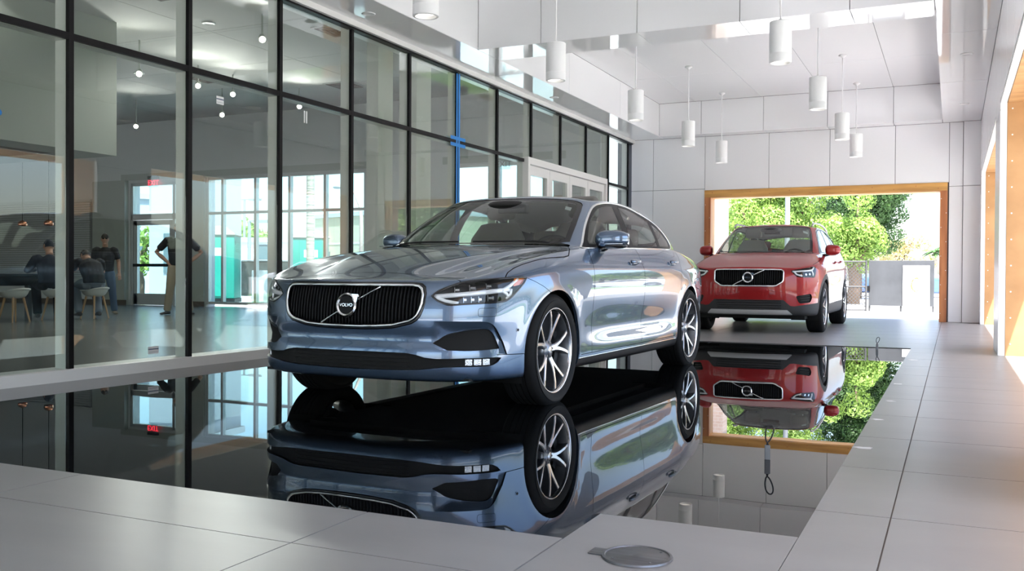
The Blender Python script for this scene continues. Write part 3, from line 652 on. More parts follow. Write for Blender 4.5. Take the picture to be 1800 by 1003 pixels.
def pchip(xk, yk, x):
    xk = np.asarray(xk, float); yk = np.asarray(yk, float); h = np.diff(xk); d = np.diff(yk)/h; n = len(xk); m = np.zeros(n)
    for i in range(1, n-1):
        if d[i-1]*d[i] > 0: w1 = 2*h[i]+h[i-1]; w2 = h[i]+2*h[i-1]; m[i] = (w1+w2)/(w1/d[i-1]+w2/d[i])
    m[0], m[-1] = (0, 0)
    x = np.asarray(x, float); i = np.clip(np.searchsorted(xk, x, side='right')-1, 0, n-2); t = (x-xk[i])/h[i]
    return (2*t**3-3*t**2+1)*yk[i]+(t**3-2*t**2+t)*h[i]*m[i]+(3*t**2-2*t**3)*yk[i+1]+(t**3-t**2)*h[i]*m[i+1]
FLIP = np.array([-1, 1, 1.])
def sym_spl(P, x):
    """P (n,3) at knots 0..n-1, mirrored in x at both ends"""
    n = len(P); e = np.concatenate([(P[1:4]*FLIP)[::-1], P, (P[-4:-1]*FLIP)[::-1]]); return cspl(np.arange(-3, n+3), e, x)
def bspl(Cp, per):
    """uniform cubic B-spline down axis 0"""
    out = []; n = len(Cp)
    for i in range(n-3):
        for k in range(per+(1 if i == n-4 else 0)):
            t = k/per; out.append(((1-t)**3*Cp[i]+(3*t**3-6*t*t+4)*Cp[i+1]+(-3*t**3+3*t*t+3*t+1)*Cp[i+2]+t**3*Cp[i+3])/6)
    return np.array(out)
def base_surface(sp, ns=8, nv=6):
    plan = np.array([(x, y, 0.) for x, y in sp['plan']]); N = len(plan); kn = np.arange(N)
    d = (sym_spl(plan, kn+.02)-sym_spl(plan, kn-.02)); d /= np.linalg.norm(d, axis=1)[:, None]
    nrm = np.stack([d[:, 1], -d[:, 0], 0*d[:, 0]], 1)          # outward
    top = np.array(sp['top'])
    rings = []
    for ring in sp['rings']:                                    # ring: list of (s, zfrac-or-z, inset)
        s = [q[0] for q in ring]; z = pchip(s, [q[1] for q in ring], kn); ins = pchip(s, [q[2] for q in ring], kn)
        zz = sp['z0']+(z-sp['z0'])*(1+(top/sp['top_ref']-1)*np.clip((z-sp['z0'])/(sp['top_ref']-sp['z0']), 0, 1))
        P = plan-nrm*ins[:, None]; P[:, 2] = zz; P[0, 0] = 0; P[-1, 0] = 0; rings.append(P)
    edge = plan-nrm*np.interp(kn, *zip(*sp['edge_in']))[:, None]; edge[:, 2] = top; edge[0, 0] = edge[-1, 0] = 0; rings.append(edge)
    belt = np.array(sp['belt']); roof = np.array(sp['roof'])
    crown = np.interp(kn, *zip(*sp['crown']))
    for t in (.28, .62, .90):
        P = edge+(belt-edge)*t; P[:, 2] += crown*4*t*(1-t); rings.append(P)
    rings.append(belt)
    bul = np.interp(kn, *zip(*sp['bulge'])); dd = np.gradient(belt, axis=0); dd[0] = dd[-1] = (1, 0, 0); dd[-1] = (-1, 0, 0)
    up = roof-belt; gn = np.cross(dd, up); gn /= np.linalg.norm(gn, axis=1)[:, None]
    gn[0, 0] = gn[-1, 0] = 0
    for t in (.07, .38, .72, .95):
        rings.append(belt+(roof-belt)*t+gn*(bul*4*t*(1-t))[:, None])
    rings.append(roof)
    y0, y1 = sp['spine']; ys = pchip([0, N-1], [y0, y1], kn); ys = y0+(y1-y0)*(kn/(N-1)); zc = cspl(*[np.array(q) for q in zip(*sp['roofz'])], ys)
    spine = np.stack([0*ys, ys, zc], 1)
    for t in (.08, .45, .8):
        P = roof+(spine-roof)*t; P[:, 2] = roof[:, 2]+(spine[:, 2]-roof[:, 2])*(1-(1-t)**1.9); P[0, 0] = P[-1, 0] = 0; rings.append(P)
    rings.append(spine)
    if 'tweak' in sp: sp['tweak'](rings)
    xs = np.arange((N-1)*ns+1)/ns
    Cp = np.array([sym_spl(r, xs) for r in rings])
    Cp = np.concatenate([[2*Cp[0]-Cp[1]], Cp, [Cp[-2]*FLIP]])
    G = bspl(Cp, nv)
    # mirrored padding for normals
    if 'sculpt' in sp: sp['sculpt'](G)
    gu = np.zeros_like(G); gu[:, 1:-1] = G[:, 2:]-G[:, :-2]; gu[:, 0] = G[:, 1]-G[:, 1]*FLIP; gu[:, -1] = G[:, -2]*FLIP-G[:, -2]
    gv = np.zeros_like(G); gv[1:-1] = G[2:]-G[:-2]; gv[0] = G[1]-G[0]; gv[-1] = G[-2]*FLIP-G[-2]
    nn = np.cross(gu, gv); nn /= (np.linalg.norm(nn, axis=2)[:, :, None]+1e-12)
    G[:, 0, 0] = 0; G[:, -1, 0] = 0; G[-1, :, 0] = 0
    return G, nn
def inside(poly, x, y):
    c = False; j = len(poly)-1
    for i in range(len(poly)):
        xi, yi = poly[i]; xj, yj = poly[j]
        if (yi > y) != (yj > y) and x < (xj-xi)*(y-yi)/(yj-yi)+xi: c = not c
        j = i
    return c
def smooth_poly(pts, n=6, corner=()):
    """closed Catmull-Rom through pts; indices in corner stay sharp"""
    out = []; N = len(pts); P = [Vector((*p, 0)) for p in pts]
    for i in range(N):
        p0, p1, p2, p3 = P[i-1], P[i], P[(i+1) % N], P[(i+2) % N]
        if i in corner: p0 = p1+(p1-p2)*.0+ (p1-p2)*.3
        if (i+1) % N in corner: p3 = p2+(p2-p1)*.3
        for k in range(n):
            t = k/n; q = .5*((2*p1)+(p2-p0)*t+(2*p0-5*p1+4*p2-p3)*t*t+(3*p1-p0-3*p2+p3)*t**3); out.append((q.x, q.y))
    return out
def round_poly(pts, r, n=5):
    """polygon with rounded corners; r number or list"""
    out = []; N = len(pts)
    for i in range(N):
        a, b, c = Vector(pts[i-1]), Vector(pts[i]), Vector(pts[(i+1) % N]); rr = r[i] if isinstance(r, (list, tuple)) else r
        u, v = (a-b), (c-b); rr = min(rr, u.length*.48, v.length*.48); p, q = b+u.normalized()*rr, b+v.normalized()*rr
        if rr < 1e-4: out.append(tuple(b)); continue
        for k in range(n+1): t = k/n; z = p*(1-t)**2+b*2*t*(1-t)+q*t*t; out.append(tuple(z))
    return out
class Soup:
    def __init__(s, G, Nn):
        V, U = G.shape[:2]; s.p = [(q[0], q[1], q[2], .64*q[0]+.77*q[1]) for q in G.reshape(-1, 3).tolist()]; s.n = [tuple(q) for q in Nn.reshape(-1, 3).tolist()]; s.f = []; s.t = []; s.bb = []
        for v in range(V-1):
            for u in range(U-1): s.addf([v*U+u, v*U+u+1, (v+1)*U+u+1, (v+1)*U+u], 'paint')
    def addf(s, f, t):
        if len(f) < 3: return
        P = [s.p[i] for i in f]; s.f.append(f); s.t.append(t); s.bb.append(tuple(h(q[a] for q in P) for a in range(4) for h in (min, max)))
    def cut(s, poly, ax, tag_, ok=None, only=('paint',), nrm=None):
        """split along the polygon seen down the third axis, tag what lies inside"""
        i, j = ax; x0, x1 = min(q[0] for q in poly), max(q[0] for q in poly); y0, y1 = min(q[1] for q in poly), max(q[1] for q in poly); e = 1e-5
        cand = []
        for k, b in enumerate(s.bb):
            if s.f[k] and s.t[k] in only and b[2*i] < x1+e and b[2*i+1] > x0-e and b[2*j] < y1+e and b[2*j+1] > y0-e:
                c = [sum(s.p[q][a] for q in s.f[k])/len(s.f[k]) for a in range(3)]
                if ok and not ok(*c): continue
                if nrm and not nrm(*[sum(s.n[q][a] for q in s.f[k])/len(s.f[k]) for a in range(3)]): continue
                cand.append(k)
        N = len(poly)
        for m_ in range(N):
            a, b = poly[m_], poly[(m_+1) % N]; dx, dy = b[0]-a[0], b[1]-a[1]; L = math.hypot(dx, dy)
            if L < 1e-7: continue
            nx_, ny_ = -dy/L, dx/L; bx0, bx1 = min(a[0], b[0])-e, max(a[0], b[0])+e; by0, by1 = min(a[1], b[1])-e, max(a[1], b[1])+e; cache = {}; new = []
            for k in cand:
                q = s.bb[k]
                if q[2*i] > bx1 or q[2*i+1] < bx0 or q[2*j] > by1 or q[2*j+1] < by0: continue
                f = s.f[k]; D = [(s.p[v][i]-a[0])*nx_+(s.p[v][j]-a[1])*ny_ for v in f]
                if max(D) < 2e-6 or min(D) > -2e-6: continue
                A, B = [], []
                for w0 in range(len(f)):
                    w1 = (w0+1) % len(f); v0, v1, d0, d1 = f[w0], f[w1], D[w0], D[w1]
                    if d0 >= -2e-6: A.append(v0)
                    if d0 <= 2e-6: B.append(v0)
                    if (d0 > 2e-6 and d1 < -2e-6) or (d0 < -2e-6 and d1 > 2e-6):
                        key = (min(v0, v1), max(v0, v1))
                        if key not in cache:
                            t = d0/(d0-d1); s.p.append(tuple(s.p[v0][z]+(s.p[v1][z]-s.p[v0][z])*t for z in range(4)))
                            nn = Vector(tuple(s.n[v0][z]+(s.n[v1][z]-s.n[v0][z])*t for z in range(3))).normalized(); s.n.append(tuple(nn)); cache[key] = len(s.p)-1
                        A.append(cache[key]); B.append(cache[key])
                if len(A) < 3 or len(B) < 3: continue
                tg = s.t[k]; s.f[k] = A; P = [s.p[v] for v in A]; s.bb[k] = tuple(h(q[a] for q in P) for a in range(4) for h in (min, max))
                s.addf(B, tg); new.append(len(s.f)-1)
            cand += new
        for k in cand:
            f = s.f[k]; cx_ = sum(s.p[v][i] for v in f)/len(f); cy_ = sum(s.p[v][j] for v in f)/len(f)
            if inside(poly, cx_, cy_): s.t[k] = tag_
    def seam(s, pts, w_, ax, ok=None, only=('paint',), tag_='gap', nrm=None):
        for a, b in zip(pts, pts[1:]):
            d = Vector((b[0]-a[0], b[1]-a[1])); 
            if d.length < 1e-6: continue
            d.normalize(); n = Vector((-d.y, d.x))*w_/2; a2 = Vector(a)-d*w_*.25; b2 = Vector(b)+d*w_*.25
            s.cut([tuple(a2-n), tuple(b2-n), tuple(b2+n), tuple(a2+n)], ax, tag_, ok, only, nrm)
    def pieces(s, tg='paint'):
        """edge-connected groups of faces"""
        ed = {}; idx = [k for k in range(len(s.f)) if s.t[k] == tg]
        for k in idx:
            f = s.f[k]
            for a, b in zip(f, f[1:]+f[:1]): ed.setdefault((min(a, b), max(a, b)), []).append(k)
        seen = set(); out = []
        for k in idx:
            if k in seen: continue
            st = [k]; seen.add(k); g = []
            while st:
                c = st.pop(); g.append(c); f = s.f[c]
                for a, b in zip(f, f[1:]+f[:1]):
                    for o in ed[(min(a, b), max(a, b))]:
                        if o not in seen: seen.add(o); st.append(o)
            out.append(g)
        big = [g for g in out if len(g) >= 12]; vb = {}
        for n_, g in enumerate(big):
            for k in g:
                for v in s.f[k]: vb.setdefault(v, set()).add(n_)
        rest = [g for g in out if len(g) < 12]
        for _ in range(4):
            left = []
            for g in rest:
                cnt = {}
                for k in g:
                    for v in s.f[k]:
                        for n_ in vb.get(v, ()): cnt[n_] = cnt.get(n_, 0)+1
                if not cnt: left.append(g); continue
                n_ = max(cnt, key=cnt.get); big[n_] += g
                for k in g:
                    for v in s.f[k]: vb.setdefault(v, set()).add(n_)
            rest = left
        return sorted(big, key=len, reverse=True)
    def mesh(s, faces, name, mt, parent, off=0, both=False, mirror=False, flip=False):
        """faces -> object with the body's own smooth normals"""
        ids = {}; V = []; Nn = []; F = []
        sides = (1, -1) if both else ((-1,) if mirror else (1,))
        for sg in sides:
            ids = {}
            for k in faces:
                g = []
                for v in s.f[k]:
                    if v not in ids:
                        p, n = s.p[v], s.n[v]; ids[v] = len(V); V.append(((p[0]-n[0]*off)*sg, p[1]-n[1]*off, p[2]-n[2]*off)); Nn.append((n[0]*sg, n[1], n[2]))
                    g.append(ids[v])
                F.append(g if sg > 0 else g[::-1])
        me = bpy.data.meshes.new(name); me.from_pydata(V, [], F); me.materials.append(M[mt] if isinstance(mt, str) else mt)
        me.polygons.foreach_set('use_smooth', [True]*len(F)); me.update(); me.normals_split_custom_set_from_vertices(Nn)
        o = bpy.data.objects.new(name, me); C.objects.link(o)
        if parent: o.parent = parent
        return o
def make_caster(G):
    V, U = G.shape[:2]; vs = [Vector(q) for q in G.reshape(-1, 3)]; fs = [(v*U+u, v*U+u+1, (v+1)*U+u+1, (v+1)*U+u) for v in range(V-1) for u in range(U-1)]
    o = len(vs); vs2 = vs+[Vector((-q.x, q.y, q.z)) for q in vs]; return BVHTree.FromPolygons(vs2, fs+[tuple(i+o for i in f[::-1]) for f in fs])

    # (methods continued below as functions)
def dent(s, tg, fn, new):
    """move the tagged faces by fn(p, n) -> depth along -n; own normals"""
    ids = {}; F = [k for k in range(len(s.f)) if s.t[k] == tg]
    for k in F:
        g = []
        for v in s.f[k]:
            if v not in ids:
                p, n = s.p[v], s.n[v]; d = fn(p); q = [p[a]-n[a]*d for a in range(3)]; ids[v] = len(s.p); s.p.append((*q, .64*q[0]+.77*q[1])); s.n.append((0, 0, 0))
            g.append(ids[v])
        s.f[k] = g; s.t[k] = new
    acc = {v: Vector((0, 0, 0)) for v in ids.values()}
    for k in F:
        P = [Vector(s.p[v][:3]) for v in s.f[k]]; n = Vector((0, 0, 0))
        for a in range(1, len(P)-1): n += (P[a]-P[0]).cross(P[a+1]-P[0])
        for v in s.f[k]: acc[v] += n
    for v, n in acc.items(): s.n[v] = tuple(n.normalized()) if n.length > 0 else (0, -1, 0)
def tagged(s, *tg): return [k for k in range(len(s.f)) if s.t[k] in tg]
def resample(pts, step, closed=True):
    out = []; n = len(pts)
    for i in range(n if closed else n-1):
        a, b = Vector(pts[i]), Vector(pts[(i+1) % n]); k = max(1, int((b-a).length/step))
        out += [tuple(a+(b-a)*j/k) for j in range(k)]
    if not closed: out.append(tuple(pts[-1]))
    return out
def cast(bv, pts, how):
    """drop 2-D outline points on the body: 'side' (y,z), 'front' (x,z), 'top' (x,y), 'diag' (u,z)"""
    P, N = [], []
    for a, b in pts:
        if how == 'side': o, d = Vector((3, a, b)), Vector((-1, 0, 0))
        elif how == 'front': o, d = Vector((a, -2, b)), Vector((0, 1, 0))
        elif how == 'top': o, d = Vector((a, b, 4)), Vector((0, 0, -1))
        else:                                   # u = .64x+.77y fixed: walk along (-.77,.64)
            D = Vector((-.77, .64, 0)); q = Vector((.64, .77, 0))*a/(.64**2+.77**2); o, d = Vector((q.x, q.y, b))-D*2.2, D
        h = bv.ray_cast(o, d)
        if h[0] is None: continue
        n = h[1] if h[1].dot(d) < 0 else -h[1]
        P.append(h[0]); N.append(n)
    return P, N
def trim(bv, name, pts, how, mt, parent, w_=.008, h=.004, off=.0, closed=True, mirror=True, step=.02, n=8):
    P, N = cast(bv, resample(pts, step, closed), how); P = [p+q*off for p, q in zip(P, N)]
    for sg in ((1, -1) if mirror else (1,)):
        m = MB(); m.tube([(p.x*sg, p.y, p.z) for p in P], 0, n, closed, (w_, h), [(q.x*sg, q.y, q.z) for q in N]); m.build(name, mt, parent)
def skirt(bv, m, pts, how, d0, d1, closed=True, step=.02, sg=1, push=None):
    """wall of a recess following an outline"""
    P, N = cast(bv, resample(pts, step, closed), how)
    A = [p-(push or n)*d0 for p, n in zip(P, N)]; B = [p-(push or n)*d1 for p, n in zip(P, N)]; k = len(A)
    m.add([(q.x*sg, q.y, q.z) for q in A+B], [(i, (i+1) % k, k+(i+1) % k, k+i) for i in range(k if closed else k-1)], True)
def wheel(parent, x, y, z, R, w_, rim, sg, spokes, mats, tread=5):
    """sg +1: outer face looks to +x"""
    e = empty('wheel', (x, y, z), 0, parent); T = Matrix.Rotation(pi/2*sg, 4, 'Y'); h = w_/2
    m = MB(); pr = [(rim-.012, -h*.80), (rim+.004, -h*.88), (rim+.02, -h*.97), ((rim+R)/2, -h*1.02), (R-.03, -h*.97), (R-.008, -h*.84), (R, -h*.72)]
    for k in range(tread):
        c = -h*.72+2*h*.72*(k+.5)/tread
        if 0 < k < tread: g = -h*.72+2*h*.72*k/tread; pr += [(R, g-.005), (R-.008, g-.004), (R-.008, g+.004), (R, g+.005)]
    pr += [(R, h*.72), (R-.008, h*.84), (R-.03, h*.97), (R-.036, h*.985), ((rim+R)/2+.008, h*1.025), ((rim+R)/2, h*1.02), (rim+.02, h*.98), (rim+.004, h*.90), (rim-.012, h*.80)]
    m.lathe(pr, 72, T); m.build('tyre', 'rubber', e, auto=35)
    m = MB(); m.lathe([(rim-.006, h*.80), (rim, h*.88), (rim+.004, h*.90), (rim+.003, h*.915), (rim-.003, h*.90), (rim-.008, h*.83), (rim-.012, h*.78)], 72, T); m.build('rim_lip', mats[0], e)
    m = MB(); m.lathe([(rim-.016, h*.80), (rim-.03, h*.4), (rim-.035, 0), (rim-.02, -h*.8)], 64, T); r_ = m.build('rim_barrel', mats[1], e)
    fz = h*.80
    for k in range(spokes):
        m = MB(); a0 = 2*pi*k/spokes+pi/2+.16
        for s in (-1, 1):
            pts = []
            for t, r in ((0, .045), (.2, .08), (.35, .11), (.55, .15), (.8, rim*.80), (1, rim-.008)):
                a = a0+s*(.05+.245*max(0, (t-.18)/.82)**.9); wd = (.042-.017*min(1, t/.45) if t < .9 else .026)*(rim/.255); pts.append((r, a, wd, fz-.030*(1-t)**1.5-.002))
            vs = []
            for r, a, wd, zz in pts:
                tx, ty = -sin(a), cos(a); cx_, cy_ = r*cos(a), r*sin(a)
                for o, dz in ((-1, -.004), (-.62, 0), (.62, 0), (1, -.004), (.9, -.065), (-.9, -.065)): vs.append((cx_+tx*wd*.5*o, cy_+ty*wd*.5*o, zz+dz))
            for i in range(len(pts)-1):
                for j in range(6):
                    m.m = 0 if j in (1,) else 1; b = i*6; fidx = (b+j, b+(j+1) % 6, b+6+(j+1) % 6, b+6+j); m.add([vs[q] for q in fidx], [(0, 1, 2, 3)], False, T)
        m.build('spoke', [mats[0], mats[1]], e)
    m = MB(); m.lathe([(.001, fz-.022), (.026, fz-.022), (.030, fz-.026), (.06, fz-.032), (.072, fz-.05), (.072, -.01), (.001, -.01)], 32, T); m.build('hub', mats[1], e)
    m = MB(); m.lathe([(.001, fz-.018), (.022, fz-.018), (.026, fz-.021), (.026, fz-.025), (.001, fz-.025)], 24, T); m.build('hub_cap', mats[0], e)
    for k in range(5): m = MB(); a = 2*pi*k/5+.5; c = T @ Vector((.046*cos(a), .046*sin(a), fz-.031)); m.cyl(c, c+(T.to_3x3() @ Vector((0, 0, .006))), .008, n=6); m.build('wheel_bolt', mats[1], e)
    m = MB(); m.lathe([(.07, .02), (rim*.70, .02), (rim*.70, -.008), (.07, -.008)], 48, T, closed=True); m.build('brake_disc', 'steel', e)
    m = MB(); m.lathe([(rim*.55, .045), (rim*.74, .045), (rim*.76, .01), (rim*.74, -.03), (rim*.55, -.03)], 48, T, closed=True)
    vs = m.v; cal = MB(); 
    for f in m.f:
        c = sum((Vector(vs[i]) for i in f), Vector())/len(f)
        if c.y > .5*rim: cal.add([vs[i] for i in f], [tuple(range(len(f)))], True)
    cal.build('brake_caliper', 'dark', e)
    return e
def seat(parent, x, y, z, mt, wide=.5, name='front_seat', head=True, face=-1):
    e = empty(name, (x, y, z), 0, parent); h = wide/2
    def pad(pts, half, th, nm):
        m = MB(); bm = bmesh.new(); bmesh.ops.create_cube(bm, size=1); bmesh.ops.subdivide_edges(bm, edges=bm.edges[:], cuts=4, use_grid_fill=True)
        for v in bm.verts:
            t = v.co.z+.5; i = min(int(t*(len(pts)-1)), len(pts)-2); q = t*(len(pts)-1)-i; p = Vector(pts[i]).lerp(Vector(pts[i+1]), q); xx = v.co.x*2; yy = v.co.y*2
            ed = (1-.35*abs(2*t-1)**6); bol = .35*max(0, abs(xx)-.55)/.45
            v.co = Vector((xx*half*ed*(1-.04*yy), p.x+yy*th*(1-.4*abs(xx)**4)*ed-bol*.05, p.y))
        bmesh.ops.smooth_vert(bm, verts=bm.verts[:], factor=.4, use_axis_x=True, use_axis_y=True, use_axis_z=True); m.bm(bm, None, True); return m.build(nm, mt, e)
    pad([(.05, .30), (.10, .50), (.17, .72), (.235, .94)], h*.93, .065, 'backrest')
    m = MB(); m.box(-h*.95, h*.95, -.46, .1, .14, .30, bev=.05); m.build('cushion', mt, e)
    if head:
        m = MB(); m.box(-.13, .13, .185, .285, .965, 1.14, bev=.045); m.build('headrest', mt, e)
        m = MB()
        for s in (-.06, .06): m.cyl((s, .235, .88), (s, .235, 1.0), .006, n=8)
        m.build('headrest_posts', 'chrome', e)
    m = MB(); m.box(-h*.85, h*.85, -.4, .05, 0, .15); m.build('seat_base', 'matte', e)
    return e
# ------------------------------------------------------------------ the blue sedan: body shape
S90 = dict(z0=.165, top_ref=.97)
S90['plan'] = [(0, 0), (.25, .008), (.45, .033), (.60, .08), (.705, .145), (.79, .23), (.852, .335), (.896, .49), (.922, .70), (.934, .90), (.94, 1.3), (.942, 1.8), (.942, 2.4), (.94, 3.0), (.936, 3.5), (.922, 3.9), (.885, 4.28), (.832, 4.54), (.755, 4.74), (.62, 4.88), (.40, 4.945), (0, 4.963)]
S90['top'] = [.735, .735, .737, .743, .755, .775, .803, .838, .878, .908, .945, .966, .978, .988, .99, .978, .960, .957, .962, .97, .98, .985]
# rings: (s, z, inset) ; z refers to a car whose top edge stands at top_ref
S90['rings'] = [
 [(0, .175, .30), (5, .175, .25), (8, .175, .18), (13, .17, .18), (17, .20, .2), (21, .24, .30)],
 [(0, .17, .06), (4, .172, .05), (8, .175, .05), (13, .165, .06), (17, .20, .08), (21, .24, .10)],
 [(0, .20, .005), (4, .20, .005), (8, .20, .03), (13, .20, .035), (17, .26, .05), (21, .30, .045)],
 [(0, .375, -.002), (4, .36, .0), (7, .30, .016), (13, .29, .016), (17, .34, .03), (21, .38, .025)],
 [(0, .435, .034), (4, .435, .026), (7, .42, .014), (13, .40, .03), (16, .44, .018), (21, .48, .01)],
 [(0, .535, .002), (4, .535, .002), (7, .55, .008), (13, .56, .014), (16, .58, .005), (21, .60, 0)],
 [(0, .75, .02), (4, .70, .012), (7, .68, .002), (13, .69, 0), (16, .70, 0), (21, .70, .012)],
 [(0, .87, .045), (4, .83, .028), (7, .79, .006), (10, .79, .002), (13, .80, .003), (16, .80, .006), (21, .80, .03)],
 [(0, .94, .075), (4, .91, .055), (7, .885, .026), (10, .885, .026), (13, .88, .028), (16, .89, .03), (21, .90, .05)]]
S90['edge_in'] = [(0, .115), (3, .11), (5, .10), (7, .10), (9, .095), (12, .088), (14, .09), (16, .12), (18, .12), (21, .10)]
S90['belt'] = [(0, 1.40, .99), (.19, 1.405, .989), (.36, 1.42, .987), (.49, 1.445, .985), (.59, 1.48, .982), (.66, 1.515, .979), (.718, 1.55, .976), (.757, 1.60, .973), (.784, 1.66, .971), (.80, 1.74, .972), (.808, 1.84, .975), (.812, 2.08, .981), (.815, 2.45, .99), (.813, 2.95, 1.002), (.80, 3.40, 1.010), (.77, 3.75, 1.012), (.72, 3.98, 1.008), (.65, 4.10, 1.010), (.55, 4.17, 1.014), (.42, 4.21, 1.018), (.22, 4.235, 1.02), (0, 4.24, 1.021)]
S90['roof'] = [(0, 2.12, 1.378), (.145, 2.12, 1.377), (.28, 2.13, 1.374), (.385, 2.14, 1.369), (.46, 2.15, 1.363), (.515, 2.165, 1.357), (.553, 2.185, 1.350), (.58, 2.21, 1.345), (.60, 2.25, 1.343), (.615, 2.32, 1.346), (.628, 2.42, 1.351), (.637, 2.57, 1.356), (.642, 2.78, 1.356), (.64, 3.02, 1.346), (.638, 3.28, 1.325), (.63, 3.50, 1.295), (.604, 3.68, 1.264), (.54, 3.76, 1.266), (.44, 3.75, 1.288), (.32, 3.725, 1.304), (.17, 3.715, 1.314), (0, 3.71, 1.317)]
S90['crown'] = [(0, .055), (4, .045), (7, .018), (9, .006), (13, .004), (16, .004), (21, .01)]
S90['bulge'] = [(0, .035), (5, .03), (8, .012), (12, .014), (14, .016), (15, .026), (17, .03), (21, .03)]
S90['spine'] = (2.30, 3.5)
S90['roofz'] = [(2.2, 1.39), (2.5, 1.409), (2.8, 1.412), (3.1, 1.40), (3.4, 1.368), (3.65, 1.33)]
# ------------------------------------------------------------------ the blue sedan: parts
def paint(name, col, metal=.68, rough=.24):
    m = mat(name, col, rough, metal, coat=1.0); m.node_tree.nodes['Principled BSDF'].inputs['Coat IOR'].default_value = 1.65; return m
M['blue'] = paint('blue_paint', (.095, .15, .24))
M['cglass'] = glass_mat('car_glass', (.62, .68, .65), 1.5)
M['bars'] = mat('grille_black', (.006, .006, .007), .5, spec=.2); M['pillar'] = mat('pillar_black', (.006, .006, .007), .35, spec=.2); M['lampblack'] = mat('lamp_black', (.006, .006, .008), .45, spec=.25)
M['frit'] = mat('glass_frit', (.006, .006, .007), .08)
M['gloss'] = mat('gloss_black', (.006, .006, .007), .12, coat=.5)
M['clear'] = glass_mat('lamp_cover', (.93, .94, .95), 1.45)
M['rimface'] = mat('machined_alloy', (.78, .78, .79), .22, 1); M['rimdark'] = mat('dark_alloy', (.20, .21, .23), .3, .85, coat=.5)
M['drl'] = mat('lamp_bar', (.82, .84, .86), .2, .15, coat=.5); M['amber'] = mat('amber_lens', (.75, .18, .02), .15, coat=1); M['redlens'] = mat('red_lens', (.35, .004, .006), .12, coat=1)
M['lampled'] = mat('lamp_reflector', (.75, .77, .8), .1, 1)
M['seatg'] = mat('seat_leather', (.20, .185, .17), .55); M['seatw'] = mat('pale_leather', (.42, .40, .37), .55); M['dash'] = mat('dashboard', (.022, .021, .021), .6); M['liner'] = mat('headliner', (.48, .47, .45), .9)
M['label'] = mat('window_label', (.72, .76, .76), .6); M['carpet'] = mat('car_carpet', (.02, .02, .02), .95)
M['mirglass'] = mat('mirror_glass', (.6, .62, .64), .02, 1)
_front = lambda x, y, z: y < .62
_side = lambda x, y, z: x > .5
def circle(cy_, cz_, r, n=48): return [(cy_+r*cos(2*pi*i/n), cz_+r*sin(2*pi*i/n)) for i in range(n)]
def side_walls(bv, parent, cy_, cz_, r, key='dark', w_=.05, lip=None):
    """returned wheel arch lips and dark liners on both sides"""
    pts = [(cy_+r*cos(t), cz_+r*sin(t)) for t in [RAD(-32)+RAD(244)*i/60 for i in range(61)]]
    P, N = cast(bv, [(cy_+(r+.004)*cos(t), cz_+(r+.004)*sin(t)) for t in [RAD(-32)+RAD(244)*i/60 for i in range(61)]], 'side')
    for sg in (1, -1):
        m = MB(); k = len(P); A = [(p.x*sg, p.y, p.z) for p in P]; B = [((p.x-w_)*sg, p.y, p.z) for p in P]
        m.add(A+B, [(i, i+1, k+i+1, k+i) for i in range(k-1)], True); m.build('arch_lip', key, parent)
        m = MB(); n = 40; pr = [((cy_+(r+.004)*cos(t), cz_+(r+.004)*sin(t))) for t in [RAD(-28)+RAD(236)*i/n for i in range(n+1)]]
        vs = [((max(.86, 0))*sg, a, b) for a, b in pr]+[(.50*sg, a, b) for a, b in pr]+[(.50*sg, cy_, cz_-.05)]
        m.add(vs, [(i, i+1, n+1+i+1, n+1+i) for i in range(n)]+[(n+1+i, n+2+i, 2*n+2) for i in range(n)], True); m.build('wheel_liner', 'matte', parent)
def emblem(parent, c, tilt, r, word):
    """iron-mark ring with its arrow and word plate, built about c facing -Y"""
    e = empty('emblem', c, 0, parent); e.rotation_euler = (tilt, 0, 0)
    T = Matrix.Rotation(pi/2, 4, 'X')
    m = MB(); m.lathe([(r*.70, .0), (r*.72, .012), (r*.84, .017), (r*.97, .012), (r, 0)], 48, T); 
    a = RAD(38); d = Vector((cos(a), 0, sin(a))); s_ = Vector((-sin(a), 0, cos(a)))
    q = [d*r*.88-s_*r*.30, d*r*1.34-s_*r*.30-d*r*.30, d*r*1.42+s_*r*.0+Vector((0, 0, 0)), d*r*.88+s_*r*.42]
    # arrow head: a small triangle pointing up and out
    tri = [d*r*.90-s_*r*.42, d*r*1.40+s_*.0, d*r*.90+s_*r*.42]
    m.add([(p.x, -.004, p.z) for p in tri]+[(p.x, -.015, p.z) for p in tri], [(3, 4, 5), (0, 1, 4, 3), (1, 2, 5, 4), (2, 0, 3, 5)])
    m.build('ring', 'chrome', e, auto=40)
    m = MB(); m.lathe([(.0005, .009), (r*.72, .009), (r*.72, 0), (.0005, 0)], 40, T); m.build('plate', 'bars', e, auto=40)
    m = MB(); m.box(-r*.72, r*.72, -.0105, -.008, -r*.13, r*.13); m.build('word_band', 'bars', e)
    t = text(word, r*.36, 'chrome', e, .0015); t.location = (0, -.012, 0); t.rotation_euler = (pi/2, 0, 0); t.scale = (1.05, 1, 1)
    return e
